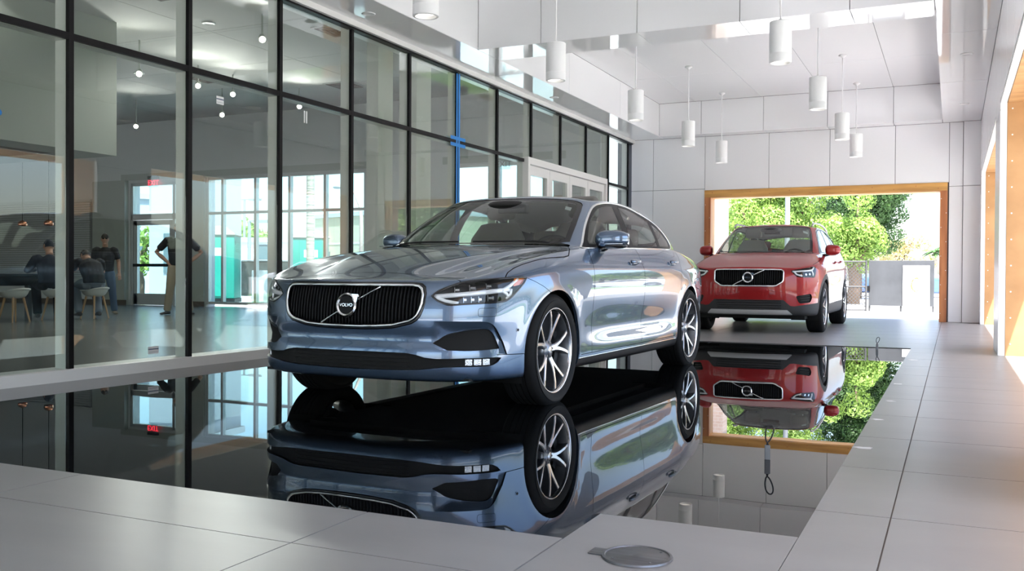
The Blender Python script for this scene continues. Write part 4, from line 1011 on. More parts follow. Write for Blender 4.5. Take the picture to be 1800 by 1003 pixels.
def sedan():
    car = empty('sedan', (-3.15, 4.4785, 0), -.0274)
    tag(car, 'metallic blue four door sedan parked in the black reflecting pool', 'car')
    def sculpt(G):
        x, y, z = G[..., 0], G[..., 1], G[..., 2]
        # raised centre of the bonnet with a soft shoulder line
        xr = .40+.26*np.clip((y-.25)/1.2, 0, 1); w_ = np.clip((y-.2)/.35, 0, 1)*np.clip((1.50-y)/.25, 0, 1)*(z > .72)*(z < 1.02)*(y < 1.5)
        t = np.clip((x-xr)/.07, 0, 1); st = t*t*(3-2*t); t2 = np.clip((x-xr-.07)/.14, 0, 1); back = t2*t2*(3-2*t2)
        G[..., 2] -= .011*w_*st*(1-.8*back)
        # hollow along the lower doors
        wy = np.clip((y-1.25)/.6, 0, 1)*np.clip((3.5-y)/.6, 0, 1); wy = wy*wy*(3-2*wy); G[..., 0] -= np.where(x > .7, .011*wy*np.exp(-((z-.43)/.09)**2), 0)
        for cy_ in (.885, 3.826):
            rr = np.hypot(y-cy_, z-.318); G[..., 0] += np.where((x > .6) & (z < .85), .007*np.exp(-((rr-.385)/.05)**2), 0)
        # shoulder crease
        wy = np.clip((y-1.2)/.6, 0, 1); G[..., 0] -= np.where((x > .7) & (z > .4) & (z < 1), .007*wy*np.exp(-((z-.885)/.035)**2), 0)
    S90['sculpt'] = sculpt
    G, Nn = base_surface(S90); bv = make_caster(G); s = Soup(G, Nn)
    AR = .372
    for cy_ in (.885, 3.826): s.cut(circle(cy_, .318, AR), (1, 2), 'hole', lambda x, y, z: x > .5 and z < .8)
    # ---- nose
    GR = [(-.1, .717), (.27, .717), (.41, .717), (.445, .712), (.466, .698), (.476, .668), (.474, .62), (.466, .585), (.452, .553), (.432, .533), (.405, .518), (.30, .494), (.20, .487), (.10, .484), (-.1, .483)]
    s.cut(GR, (0, 2), 'grille', _front)
    full = GR[1:-1]; GRF = full+[(-x, z) for x, z in full[::-1]]
    HL = smooth_poly([(.397, .659), (.44, .692), (.55, .734), (.67, .752), (.809, .760), (.928, .768), (.986, .763), (.962, .736), (.892, .681), (.832, .640), (.777, .627), (.639, .619), (.55, .614), (.483, .610), (.451, .619), (.421, .635)], 4, (0, 6))
    s.cut(HL, (3, 2), 'lamp', lambda x, y, z: y < .75 and x > .3)
    AM = [(.895, .765), (.985, .765), (.958, .728), (.882, .716)]
    s.cut(AM, (3, 2), 'lamp_amber', None, ('lamp',))
    SL = [(-.1, .342), (.135, .343), (.36, .342), (.40, .340), (.446, .333), (.50, .318), (.56, .313), (.61, .313), (.69, .3155), (.825, .316), (.835, .312), (.825, .288), (.812, .274), (.795, .268), (.737, .266), (.66, .266), (.60, .264), (.473, .249), (.36, .243), (.20, .240), (-.1, .237)]
    s.cut(SL, (0, 2), 'slot', _front)
    full = SL[1:-1]
    SCP = [(.356, .521), (.50, .520), (.664, .519), (.71, .512), (.745, .486), (.80, .40), (.829, .328), (.70, .345), (.62, .352), (.42, .362), (.395, .390), (.39, .45)]
    s.cut(round_poly(SCP, [.0, .0, .03, .03, .03, 0, 0, .01, 0, .02, .02, .02], 3), (3, 2), 'scoop', lambda x, y, z: y < .6)
    IN = round_poly([(.398, .398), (.465, .443), (.565, .466), (.675, .475), (.715, .470), (.745, .438), (.783, .362), (.64, .3575), (.475, .357)], [.008, .02, .03, .03, .03, .03, .012, .01, .02], 3)
    s.cut(IN, (3, 2), 'intake', None, ('scoop',))
    WS = round_poly([(.638, .592), (.750, .594), (.748, .546), (.636, .545)], .015, 3)
    pts = WS+WS[:1]; s.seam(pts, .002, (3, 2), _front)
    # ---- top: bonnet, screen, roof glass
    hood_f = [(-.02, .284), (.062, .282), (.18, .274), (.301, .257), (.43, .232), (.547, .204), (.61, .186), (.67, .168)]
    s.seam(hood_f, .005, (0, 1), lambda x, y, z: z > .68)
    hood_s = [(.838, .35), (.826, .42), (.824, .50), (.829, .60), (.842, .72), (.856, .85), (.868, 1.0), (.874, 1.12), (.872, 1.19), (.855, 1.24), (.79, 1.40), (.73, 1.515)]
    s.seam(hood_s, .005, (0, 1), lambda x, y, z: z > .68)
    COW = [(-.02, 1.345), (.20, 1.35), (.40, 1.372), (.56, 1.415), (.66, 1.455), (.735, 1.508), (.722, 1.565), (.66, 1.545), (.575, 1.487), (.475, 1.448), (.35, 1.422), (.19, 1.404), (-.02, 1.40)]
    s.cut(COW, (0, 1), 'cowl', lambda x, y, z: z > .9)
    WO = [(-.02, 1.40), (.19, 1.404), (.35, 1.422), (.475, 1.448), (.575, 1.487), (.66, 1.545), (.707, 1.595), (.668, 1.80), (.622, 2.00), (.594, 2.10), (.575, 2.122), (.53, 2.118), (.40, 2.098), (.27, 2.088), (.14, 2.083), (-.02, 2.081)]
    s.cut(WO, (0, 1), 'screen_edge', lambda x, y, z: z > .95)
    WI = [(-.02, 1.42), (.19, 1.424), (.35, 1.442), (.47, 1.468), (.56, 1.503), (.635, 1.56), (.668, 1.61), (.632, 1.80), (.588, 1.99), (.567, 2.055), (.545, 2.072), (.50, 2.068), (.40, 2.052), (.27, 2.042), (.14, 2.037), (-.02, 2.035)]
    s.cut(WI, (0, 1), 'screen', None, ('screen_edge',))
    RW = [(-.02, 3.79), (.30, 3.80), (.43, 3.815), (.53, 3.86), (.565, 3.92), (.55, 4.03), (.49, 4.10), (.38, 4.14), (.2, 4.165), (-.02, 4.17)]
    s.cut(RW, (0, 1), 'rear_screen', lambda x, y, z: z > .95)
    # ---- sides
    DLO = smooth_poly([(1.60, .966), (1.66, .990), (1.74, 1.045), (1.82, 1.10), (1.91, 1.155), (2.03, 1.220), (2.153, 1.278), (2.24, 1.308), (2.33, 1.328), (2.45, 1.342), (2.60, 1.347), (2.83, 1.342), (3.06, 1.316), (3.30, 1.276), (3.48, 1.228), (3.60, 1.175), (3.68, 1.122), (3.73, 1.075), (3.745, 1.05), (3.72, 1.025), (3.66, 1.012), (3.40, 1.006), (2.95, .999), (2.45, .989), (2.05, .981), (1.80, .974)], 3, (0,))
    s.cut(DLO, (1, 2), 'dlo', _side, nrm=lambda nx, ny, nz: nx > .25)
    FG = [(1.76, 1.0), (1.775, 1.030), (1.85, 1.085), (1.94, 1.147), (2.05, 1.205), (2.16, 1.253), (2.25, 1.285), (2.34, 1.305), (2.44, 1.317), (2.535, 1.321), (2.505, 1.20), (2.49, 1.12), (2.50, 1.06), (2.505, 1.008), (2.05, 1.0)]
    RG = [(2.625, 1.012), (2.615, 1.10), (2.635, 1.23), (2.665, 1.323), (2.83, 1.317), (3.05, 1.292), (3.29, 1.250), (3.275, 1.15), (3.262, 1.026), (2.95, 1.02)]
    QG = [(3.335, 1.028), (3.355, 1.15), (3.372, 1.228), (3.47, 1.198), (3.575, 1.150), (3.64, 1.105), (3.68, 1.065), (3.672, 1.045), (3.64, 1.034)]
    for p, nm in ((FG, 'front_glass'), (RG, 'rear_glass'), (QG, 'quarter_glass')): s.cut(p, (1, 2), nm, _side, ('dlo',))
    sd = lambda x, y, z: x > .6
    s.seam([(1.585, .966), (1.53, .905), (1.50, .83), (1.487, .76), (1.478, .64), (1.478, .45), (1.487, .262)], .005, (1, 2), sd)
    s.seam([(2.555, .99), (2.535, .90), (2.532, .80), (2.53, .62), (2.525, .43), (2.517, .264)], .005, (1, 2), sd)
    s.seam([(3.66, 1.012), (3.62, .95), (3.555, .84), (3.52, .74), (3.51, .66)], .005, (1, 2), sd)
    s.seam([(1.30, .262), (1.487, .262), (2.5, .265), (3.40, .272), (3.455, .30)], .004, (1, 2), sd)
    s.cut([(1.10, .05), (3.60, .05), (3.60, .244), (1.10, .238)], (1, 2), 'sill', lambda x, y, z: x > .5)
    s.seam([(.545, .762), (.62, .742), (.70, .715), (.80, .668)], .003, (1, 2), sd)
    s.seam([(.30, .330), (.372, .3275), (.53, .3225)], .004, (1, 2), sd)
    s.seam([(3.98, .68), (4.2, .66), (4.45, .62), (4.6, .60)], .004, (1, 2), sd)
    TL = [(4.36, .90), (4.60, .915), (4.96, .93), (4.96, .80), (4.70, .78), (4.62, .62), (4.56, .62), (4.58, .80), (4.42, .84)]
    s.cut(TL, (1, 2), 'tail_lamp', lambda x, y, z: x > .4 and y > 4.2)
    # ---- scoop hollow round the side intakes
    def dscoop(p):
        u, z = p[3], p[2]; e = min(max(0, (.521-z))/.05, max(0, u-.40)/.09, 1); r = max(0, min(1, (.835-u)/.05)); return .020*min(e, 1)*(.35+.65*r)
    dent(s, 'scoop', dscoop, 'scooped')
    # ---- build panels
    used = set()
    def who(g):
        n = len(g); P = [s.p[s.f[k][0]] for k in g]; x = sum(p[0] for p in P)/n; y = sum(p[1] for p in P)/n; z = sum(p[2] for p in P)/n; mn = min(p[0] for p in P); return x, y, z, mn
    for g in s.pieces('paint'):
        if len(g) < 8: continue
        x, y, z, mn = who(g); both = mn < .01
        if both and y < 1.3 and z > .74: nm = 'bonnet'
        elif both and y < .8: nm = 'front_bumper'
        elif both and z > 1.2: nm = 'roof'
        elif both: nm = 'rear_body'
        elif .6 < y < 1.35 and z > .3 and y < 1.5: nm = 'front_wing'
        elif 1.4 < y < 2.5 and .3 < z < 1: nm = 'front_door'
        elif 2.5 < y < 3.6 and .3 < z < 1.1: nm = 'rear_door'
        elif y > 3.6: nm = 'rear_quarter'
        elif z < .3 and y > 1: nm = 'sill_panel'
        elif y < .7: nm = 'bumper_corner'
        else: nm = 'body_panel'
        if both: s.mesh(g, nm, 'blue', car, both=True)
        else:
            for mi in (False, True): s.mesh(g, nm, 'blue', car, mirror=mi)
    s.mesh(tagged(s, 'paint', 'gap', 'slot', 'intake', 'sill', 'cowl'), 'inner_shell', 'matte', car, off=.02, both=True)
    for mi in (False, True):
        s.mesh(tagged(s, 'scooped'), 'intake_surround', 'blue', car, mirror=mi); sg = -1 if mi else 1
        lens = s.mesh(tagged(s, 'lamp', 'lamp_amber'), 'headlight', 'clear', car, mirror=mi)
        s.mesh(tagged(s, 'lamp', 'lamp_amber'), 'lamp_housing', 'lampblack', lens, off=.045, mirror=mi)
        s.mesh(tagged(s, 'lamp_amber'), 'side_marker', 'amber', lens, off=.012, mirror=mi)
        m = MB(); skirt(bv, m, HL, 'diag', .0, .05, sg=sg); m.build('lamp_bezel', 'gloss', lens)
        P, N = cast(bv, resample(HL, .012), 'diag'); m = MB(); m.tube([((p.x-n.x*.001)*sg, p.y-n.y*.001, p.z) for p, n in zip(P, N)], 0, 8, True, (.006, .002), [(n.x*sg, n.y, n.z) for n in N]); m.build('lamp_gasket', 'gloss', lens)
        # T-shaped light bar
        bar = [(.405, .656), (.55, .668), (.68, .680), (.79, .690), (.86, .698)]
        P, N = cast(bv, resample(bar, .015, False), 'diag'); m = MB(); m.tube([((p.x-n.x*.018)*sg, p.y-n.y*.018, p.z) for p, n in zip(P, N)], 0, 10, False, (.0135, .006), [(n.x*sg, n.y, n.z) for n in N])
        for end in ([(.80, .690), (.86, .715), (.91, .745), (.93, .756)], [(.80, .690), (.835, .672), (.845, .65), (.83, .642)], [(.87, .70), (.865, .67), (.845, .655)], [(.405, .654), (.46, .632), (.53, .618)]):
            P, N = cast(bv, resample(end, .012, False), 'diag'); m.tube([((p.x-n.x*.018)*sg, p.y-n.y*.018, p.z) for p, n in zip(P, N)], 0, 10, False, (.0105, .006), [(n.x*sg, n.y, n.z) for n in N])
        m.build('light_bar', 'drl', lens)
        for u, z, a in ((.53, .70, .035), (.62, .712, .045), (.72, .722, .04), (.57, .642, .022), (.615, .642, .022), (.66, .643, .022), (.73, .650, .05)):
            P, N = cast(bv, [(u, z)], 'diag'); p, n = P[0], N[0]; c = p-n*.034; t = Vector((0, 0, 1)).cross(n).normalized(); m = MB()
            q = t.cross(n); T = Matrix(((t.x, q.x, n.x, c.x), (t.y, q.y, n.y, c.y), (t.z, q.z, n.z, c.z), (0, 0, 0, 1)))
            if sg < 0: T = Matrix.Diagonal((-1, 1, 1, 1)) @ T
            m.box(-a*.42, a*.42, -.014, .014, -.01, .004, T, bev=.003); m.m = 1; m.box(-a*.46, -a*.41, -.017, .017, -.006, .009, T); m.box(-a*.32, a*.32, -.006, .004, .004, .008, T); m.build('lamp_module', ['gloss', 'lampled'], lens)
        # side intake
        it = s.mesh(tagged(s, 'intake'), 'side_intake', 'dark', car, off=.035, mirror=mi); m = MB(); skirt(bv, m, IN, 'diag', .010, .037, sg=sg); m.build('intake_wall', 'dark', it)
        P, N = cast(bv, resample([(.42, .400), (.74, .404)], .02, False), 'diag'); m = MB(); m.tube([((p.x-n.x*.033)*sg, p.y-n.y*.033, p.z) for p, n in zip(P, N)], 0, 8, False, (.006, .004), [(n.x*sg, n.y, n.z) for n in N]); m.build('intake_blade', 'dark', it)
        # fog lamp cluster
        fe = empty('fog_lamp', (0, 0, 0), 0, car)
        for x0, x1 in ((.705, .735), (.742, .772), (.778, .803)):
            P, N = cast(bv, [(x0, .292), (x1, .292)], 'front'); m = MB(); a, b = P; n = N[0]
            vs = []
            for p, nn in zip(P, N):
                for dz in (-.017, .017): vs.append(((p.x-nn.x*.014)*sg, p.y-nn.y*.014, .291+dz))
            vs += [((v[0]/sg-n.x*.014)*sg, v[1]-n.y*.014, v[2]) for v in vs]
            m.add(vs, [(0, 2, 3, 1), (4, 5, 7, 6), (0, 1, 5, 4), (2, 6, 7, 3), (1, 3, 7, 5), (0, 4, 6, 2)]); m.build('led', mat('led_facets', (.70, .72, .75), .18, .9, bump=((160, 160, 160), 1, .004)), fe)
        P, N = cast(bv, [(.449, .464)], 'side'); p, n = P[0], N[0]; c = Vector((p.x*sg, p.y, p.z)); nn = Vector((n.x*sg, n.y, n.z))
        m = MB(); m.cyl(c-nn*.004, c+nn*.002, .013, n=20); m.m = 1; m.cyl(c+nn*.002, c+nn*.0035, .008, n=16); m.build('parking_sensor', ['blue', 'dark'], car)
        s.mesh(tagged(s, 'tail_lamp'), 'tail_lamp', 'redlens', car, mirror=mi)
        s.mesh(tagged(s, 'sill'), 'sill', 'dark', car, mirror=mi)
        dl = s.mesh(tagged(s, 'dlo'), 'window_surround', 'pillar', car, off=.002, mirror=mi)
        for nm in ('front_glass', 'rear_glass', 'quarter_glass'): s.mesh(tagged(s, nm), nm, 'cglass', dl, off=.004, mirror=mi)
    s.mesh(tagged(s, 'cowl'), 'cowl', 'dark', car, off=.012, both=True)
    wsx = s.mesh(tagged(s, 'screen'), 'windscreen', 'cglass', car, off=.003, both=True)
    s.mesh(tagged(s, 'screen_edge'), 'screen_border', 'frit', wsx, off=.003, both=True)
    s.mesh(tagged(s, 'rear_screen'), 'rear_screen', 'cglass', car, off=.003, both=True)
    trim(bv, 'window_chrome', DLO, 'side', 'chrome', car, .0105, .005)
    trim(bv, 'sill_chrome', [(1.27, .2395), (2.3, .2425), (3.44, .2465)], 'side', 'chrome', car, .004, .003, closed=False)
    for cy_ in (.885, 3.826): side_walls(bv, car, cy_, .318, AR, 'blue', .022)
    # grille: chrome frame, black bars, back plate
    gr = empty('grille', (0, 0, 0), 0, car)
    s.mesh(tagged(s, 'grille'), 'back_plate', 'matte', gr, off=.06, both=True)
    trim(bv, 'grille_frame', GRF, 'front', 'chrome', gr, .0085, .008, .002, mirror=False)
    trim(bv, 'grille_shadow_line', [(x*1.028, .60+(z-.60)*1.10) for x, z in GRF], 'front', 'gloss', gr, .009, .002, .0, mirror=False)
    m = MB(); skirt(bv, m, GRF, 'front', -.002, .06); m.build('grille_wall', 'gloss', gr)
    m = MB(); k = -.448
    while k < .45:
        zz = [z for z in [.48+.005*i for i in range(50)] if inside(GRF, k, z)]
        if len(zz) > 3:
            z0, z1 = min(zz)+.004, max(zz)-.004; P, N = cast(bv, [(k, z0+(z1-z0)*i/8) for i in range(9)], 'front'); m.tube([(p.x, p.y+.024, p.z) for p in P], 0, 8, False, (.0052, .014), [(0, -1, 0)]*len(P))
        k += .0224
    m.build('grille_bars', 'bars', gr)
    P, N = cast(bv, resample([(-.203, .492), (.0, .60), (.203, .708)], .02, False), 'front'); m = MB(); m.tube([(p.x, p.y+.004, p.z) for p in P], 0, 8, False, (.0045, .004), [(0, -1, 0)]*len(P)); m.build('diagonal_bar', 'chrome', gr)
    P, N = cast(bv, [(.0, .60), (.0, .56), (0, .64)], 'front'); tl = math.atan2(P[2].y-P[1].y, .08)
    emblem(gr, (0, P[0].y-.004, .600), -tl, .073, 'VOLVO')
    # lower slot
    lo = s.mesh(tagged(s, 'slot'), 'lower_grille', 'matte', car, off=.05, both=True)
    SLF = SL[1:-1]+[(-x, z) for x, z in SL[1:-1][::-1]]
    m = MB(); skirt(bv, m, SLF, 'front', 0, .05); m.build('slot_wall', 'dark', lo)
    for z in (.262, .284, .306, .328):
        P, N = cast(bv, [(x, z) for x in np.linspace(-.40, .40, 41)], 'front'); m = MB(); m.tube([(p.x, p.y+.028, p.z) for p in P], 0, 8, False, (.0035, .014), [(0, -1, 0)]*len(P)); m.build('slot_blade', 'dark', lo)
    for x in (-.38, -.19, 0, .19, .38):
        P, N = cast(bv, [(x, z) for z in (.245, .29, .34)], 'front'); m = MB(); m.tube([(p.x, p.y+.032, p.z) for p in P], 0, 8, False, (.004, .012), [(0, -1, 0)]*3); m.build('slot_post', 'dark', lo)
    # underside, wheels
    m = MB(); m.box(-.62, .62, .45, 4.6, .15, .19); m.build('underbody', 'matte', car)
    m = MB(); m.box(-.72, .72, .16, 4.80, .185, .20); m.build('floor_pan', 'matte', car)
    for cy_ in (.885, 3.826):
        for sg in (1, -1): wheel(car, .808*sg, cy_, .318, .345, .245, .258, sg, 5, ('rimface', 'rimdark'))
    # mirrors
    for sg in (1, -1):
        me = empty('door_mirror', (.917*sg, 1.87, 1.036), 0, car)
        bm = ico(1, 4)
        for v in bm.verts:
            x, y, z = v.co; x = math.copysign(abs(x)**.72, x); z = math.copysign(abs(z)**.78, z); y = math.copysign(abs(y)**.75, y)
            v.co = Vector(((x*.112+.008*y)*sg, y*.078*(1-.18*x)+.012*x, z*.062*(1-.10*x)+.004*x))
        m = MB(); m.bm(bm, None, True); m.build('mirror_shell', 'blue', me)
        m = MB(); m.box(-.10, .10, .058, .079, -.045, .045, bev=.012); m.build('mirror_glass', 'mirglass', me)
        m = MB(); bm = ico(1, 3)
        for v in bm.verts: x, y, z = v.co; v.co = Vector((x*.112*sg, y*.07, z*.022-.050))
        m.bm(bm, None, True); m.tube([(-.03*sg, -.01, -.05), (-.07*sg, -.02, -.075), (-.115*sg, -.03, -.10)], 0, 12, False, (.045, .022), [(0, 0, 1)]*3); m.build('mirror_foot', 'gloss', me)
        P, N = [], []; m = MB(); m.tube([((-.10+.02*i)*sg, -.076+.0009*(i-6)**2*.6, -.036) for i in range(11)], .0035, 8); m.build('mirror_strip', 'chrome', me)
        for yy, zz in ((2.375, .882), (3.372, .893)):
            P, N = cast(bv, [(yy-.1+.02*i, zz+.0006*i) for i in range(11)], 'side'); h = empty('door_handle', (0, 0, 0), 0, car)
            m = MB(); m.tube([((p.x+.012+.020*sin(pi*i/10)**.6)*sg, p.y, p.z) for i, p in enumerate(P)], 0, 10, False, (.012, .009), [(sg, 0, 0)]*len(P)); m.build('grip', 'blue', h)
            m = MB(); m.tube([((p.x+.036*sin(pi*i/10)**.5)*sg, p.y, p.z+.008) for i, p in enumerate(P)][1:-1], 0, 8, False, (.003, .002), [(sg, 0, 0)]*9); m.build('handle_strip', 'chrome', h)
            m = MB(); p = P[5]; bm = ico(1, 3, (.008, .075, .026)); m.bm(bm, Matrix.Translation(((p.x+.0015)*sg, p.y, p.z-.006)), True); m.build('handle_cup', 'rimdark', h)
    # cabin
    m = MB(); m.tube([(-.70, 1.86, .86), (-.35, 1.84, .885), (0, 1.84, .885), (.35, 1.84, .885), (.70, 1.86, .86)], 0, 16, False, (.20, .085), [(0, 0, 1)]*5); m.box(-.72, .72, 1.60, 1.95, .45, .86); d = m.build('dashboard', 'dash', car)
    m = MB(); m.prism([(-.72, 1.42), (.72, 1.42), (.74, 1.86), (-.74, 1.86)], .925, .94); m.build('dash_top', 'dash', car)
    m = MB(); m.box(-.1, .1, 1.82, 1.84, .80, .98, bev=.006); m.build('centre_screen', 'gloss', d)
    sw = empty('steering_wheel', (.36, 2.03, .90), 0, car); sw.rotation_euler = (RAD(-24), 0, 0); T = Matrix.Rotation(pi/2, 4, 'X')
    m = MB(); m.lathe([(.185+.016*cos(t), .016*sin(t)) for t in [2*pi*i/12 for i in range(12)]], 40, T, closed=True); m.build('rim', 'dash', sw)
    m = MB(); m.lathe([(.001, .03), (.06, .025), (.07, 0), (.001, 0)], 24, T); m.build('hub', 'dash', sw); m = MB(); m.box(-.18, .18, -.012, .008, -.025, .02); m.box(-.02, .02, -.012, .008, -.18, 0); m.build('spokes', 'dash', sw)
    for x in (-.37, .37): seat(car, x, 2.42, .275, 'seatg', .54)
    e = empty('rear_bench', (0, 3.36, .24), 0, car)
    m = MB(); m.box(-.66, .66, -.5, .05, .14, .32, bev=.05); m.build('cushion', 'seatg', e); m = MB(); m.add(*[[(x, y, z) for x in (-.62, .62) for y, z in ((-.02, .28), (.20, .78), (.30, .78), (.2, .28))], [(0, 4, 5, 1), (1, 5, 6, 2), (2, 6, 7, 3), (3, 7, 4, 0), (0, 1, 2, 3), (4, 7, 6, 5)]]); m.build('backrest', 'seatg', e)
    for x in (-.38, 0, .38): m = MB(); m.box(x-.13, x+.13, .19, .28, .79, .95, bev=.04); m.build('headrest', 'seatg', e)
    m = MB(); m.box(-.62, .62, 3.64, 4.15, .985, 1.0); m.build('parcel_shelf', 'dash', car)
    m = MB(); m.box(-.70, .70, 1.6, 4.1, .20, .25); m.build('carpet', 'carpet', car)
    # headliner: the roof surface lowered
    s.mesh([k for k in tagged(s, 'paint') if min(s.p[v][2] for v in s.f[k]) > 1.20], 'headliner', 'liner', car, off=.03, both=True)
    m = MB(); m.box(-.12, .12, 2.10, 2.18, 1.255, 1.325, bev=.012); m.build('rear_view_mirror', 'dash', car)
    m = MB(); bm = ico(1, 3, (.16, .11, .032)); m.bm(bm, Matrix.Translation((0, 2.03, 1.315)), True); m.build('sensor_pod', 'dash', car)
    P, N = cast(bv, [(.50, 2.0), (.55, 2.0), (.56, 1.95), (.515, 1.95)], 'top'); m = MB(); m.add([p-n*.008 for p, n in zip(P, N)], [(0, 1, 2, 3)]); m.add([p-n*.010 for p, n in zip(P, N)], [(0, 1, 2, 3)]); m.build('window_label', 'label', car)
    for sg, x0 in ((1, .05), (1, -.62)):
        P, N = cast(bv, [(x0+.055*i, 1.402+.10*((x0+.055*i)/.66)**2+.006) for i in range(11)], 'top'); m = MB(); m.tube([p+n*.012 for p, n in zip(P, N)], 0, 6, False, (.008, .006), N); m.build('wiper', 'dark', car)
    return car
blue_car = sedan()
# ------------------------------------------------------------------ the red SUV
M['red'] = mat('red_paint', (.30, .003, .005), .42, .3, coat=.7)
M['cladding'] = mat('grey_cladding', (.028, .028, .030), .6); M['skid'] = mat('silver_skid', (.52, .52, .53), .4, .4)
X40 = dict(z0=.22, top_ref=1.08)
X40['plan'] = [(0, 0), (.25, .012), (.46, .042), (.62, .095), (.735, .165), (.815, .26), (.865, .38), (.902, .55), (.925, .75), (.93, .95), (.93, 1.4), (.93, 2.0), (.93, 2.6), (.93, 3.1), (.925, 3.5), (.905, 3.9), (.87, 4.15), (.80, 4.3), (.68, 4.37), (.45, 4.41), (0, 4.425)]
X40['top'] = [.90, .90, .90, .905, .92, .94, .96, .98, 1.0, 1.015, 1.05, 1.08, 1.095, 1.115, 1.15, 1.17, 1.17, 1.17, 1.16, 1.15, 1.15]
X40['rings'] = [
 [(0, .24, .30), (5, .24, .25), (8, .23, .18), (13, .22, .18), (20, .26, .30)],
 [(0, .24, .08), (4, .24, .06), (8, .23, .045), (13, .22, .05), (20, .28, .08)],
 [(0, .29, .03), (4, .29, .02), (8, .29, .022), (13, .29, .025), (20, .36, .04)],
 [(0, .42, .02), (4, .40, .01), (8, .40, .008), (13, .40, .012), (20, .46, .02)],
 [(0, .60, -.004), (4, .54, 0), (8, .54, .01), (13, .54, .025), (20, .58, .01)],
 [(0, .76, .004), (4, .68, .002), (8, .68, .004), (13, .68, .008), (20, .70, 0)],
 [(0, .92, .012), (4, .82, .008), (8, .80, .002), (13, .80, 0), (20, .82, .01)],
 [(0, 1.01, .028), (4, .93, .022), (8, .91, .008), (13, .91, .006), (20, .93, .03)],
 [(0, 1.055, .05), (4, 1.01, .045), (8, 1.0, .03), (13, .995, .035), (20, 1.02, .05)]]
X40['edge_in'] = [(0, .09), (4, .095), (7, .10), (9, .10), (13, .085), (17, .10), (20, .09)]
X40['belt'] = [(0, 1.08, 1.128), (.17, 1.085, 1.128), (.33, 1.10, 1.127), (.46, 1.12, 1.126), (.56, 1.15, 1.125), (.63, 1.19, 1.122), (.68, 1.235, 1.119), (.72, 1.295, 1.115), (.75, 1.37, 1.113), (.77, 1.47, 1.112), (.785, 1.65, 1.114), (.79, 2.0, 1.124), (.79, 2.6, 1.138), (.785, 3.1, 1.165), (.775, 3.5, 1.20), (.75, 3.85, 1.225), (.71, 4.08, 1.22), (.64, 4.18, 1.205), (.52, 4.24, 1.195), (.30, 4.28, 1.19), (0, 4.29, 1.19)]
X40['roof'] = [(0, 1.90, 1.562), (.14, 1.90, 1.562), (.27, 1.91, 1.56), (.38, 1.92, 1.557), (.46, 1.935, 1.552), (.52, 1.955, 1.545), (.555, 1.98, 1.537), (.58, 2.02, 1.532), (.60, 2.08, 1.532), (.612, 2.18, 1.536), (.62, 2.32, 1.541), (.625, 2.55, 1.545), (.625, 2.85, 1.543), (.62, 3.2, 1.532), (.612, 3.55, 1.515), (.595, 3.85, 1.49), (.56, 3.98, 1.475), (.50, 4.03, 1.48), (.41, 4.05, 1.49), (.22, 4.06, 1.50), (0, 4.065, 1.505)]
X40['crown'] = [(0, .04), (4, .035), (7, .018), (9, .006), (13, .004), (20, .008)]
X40['bulge'] = [(0, .04), (5, .03), (8, .012), (12, .014), (16, .014), (20, .03)]
X40['spine'] = (2.05, 3.9); X40['roofz'] = [(1.95, 1.578), (2.3, 1.60), (2.8, 1.606), (3.3, 1.59), (3.9, 1.54)]
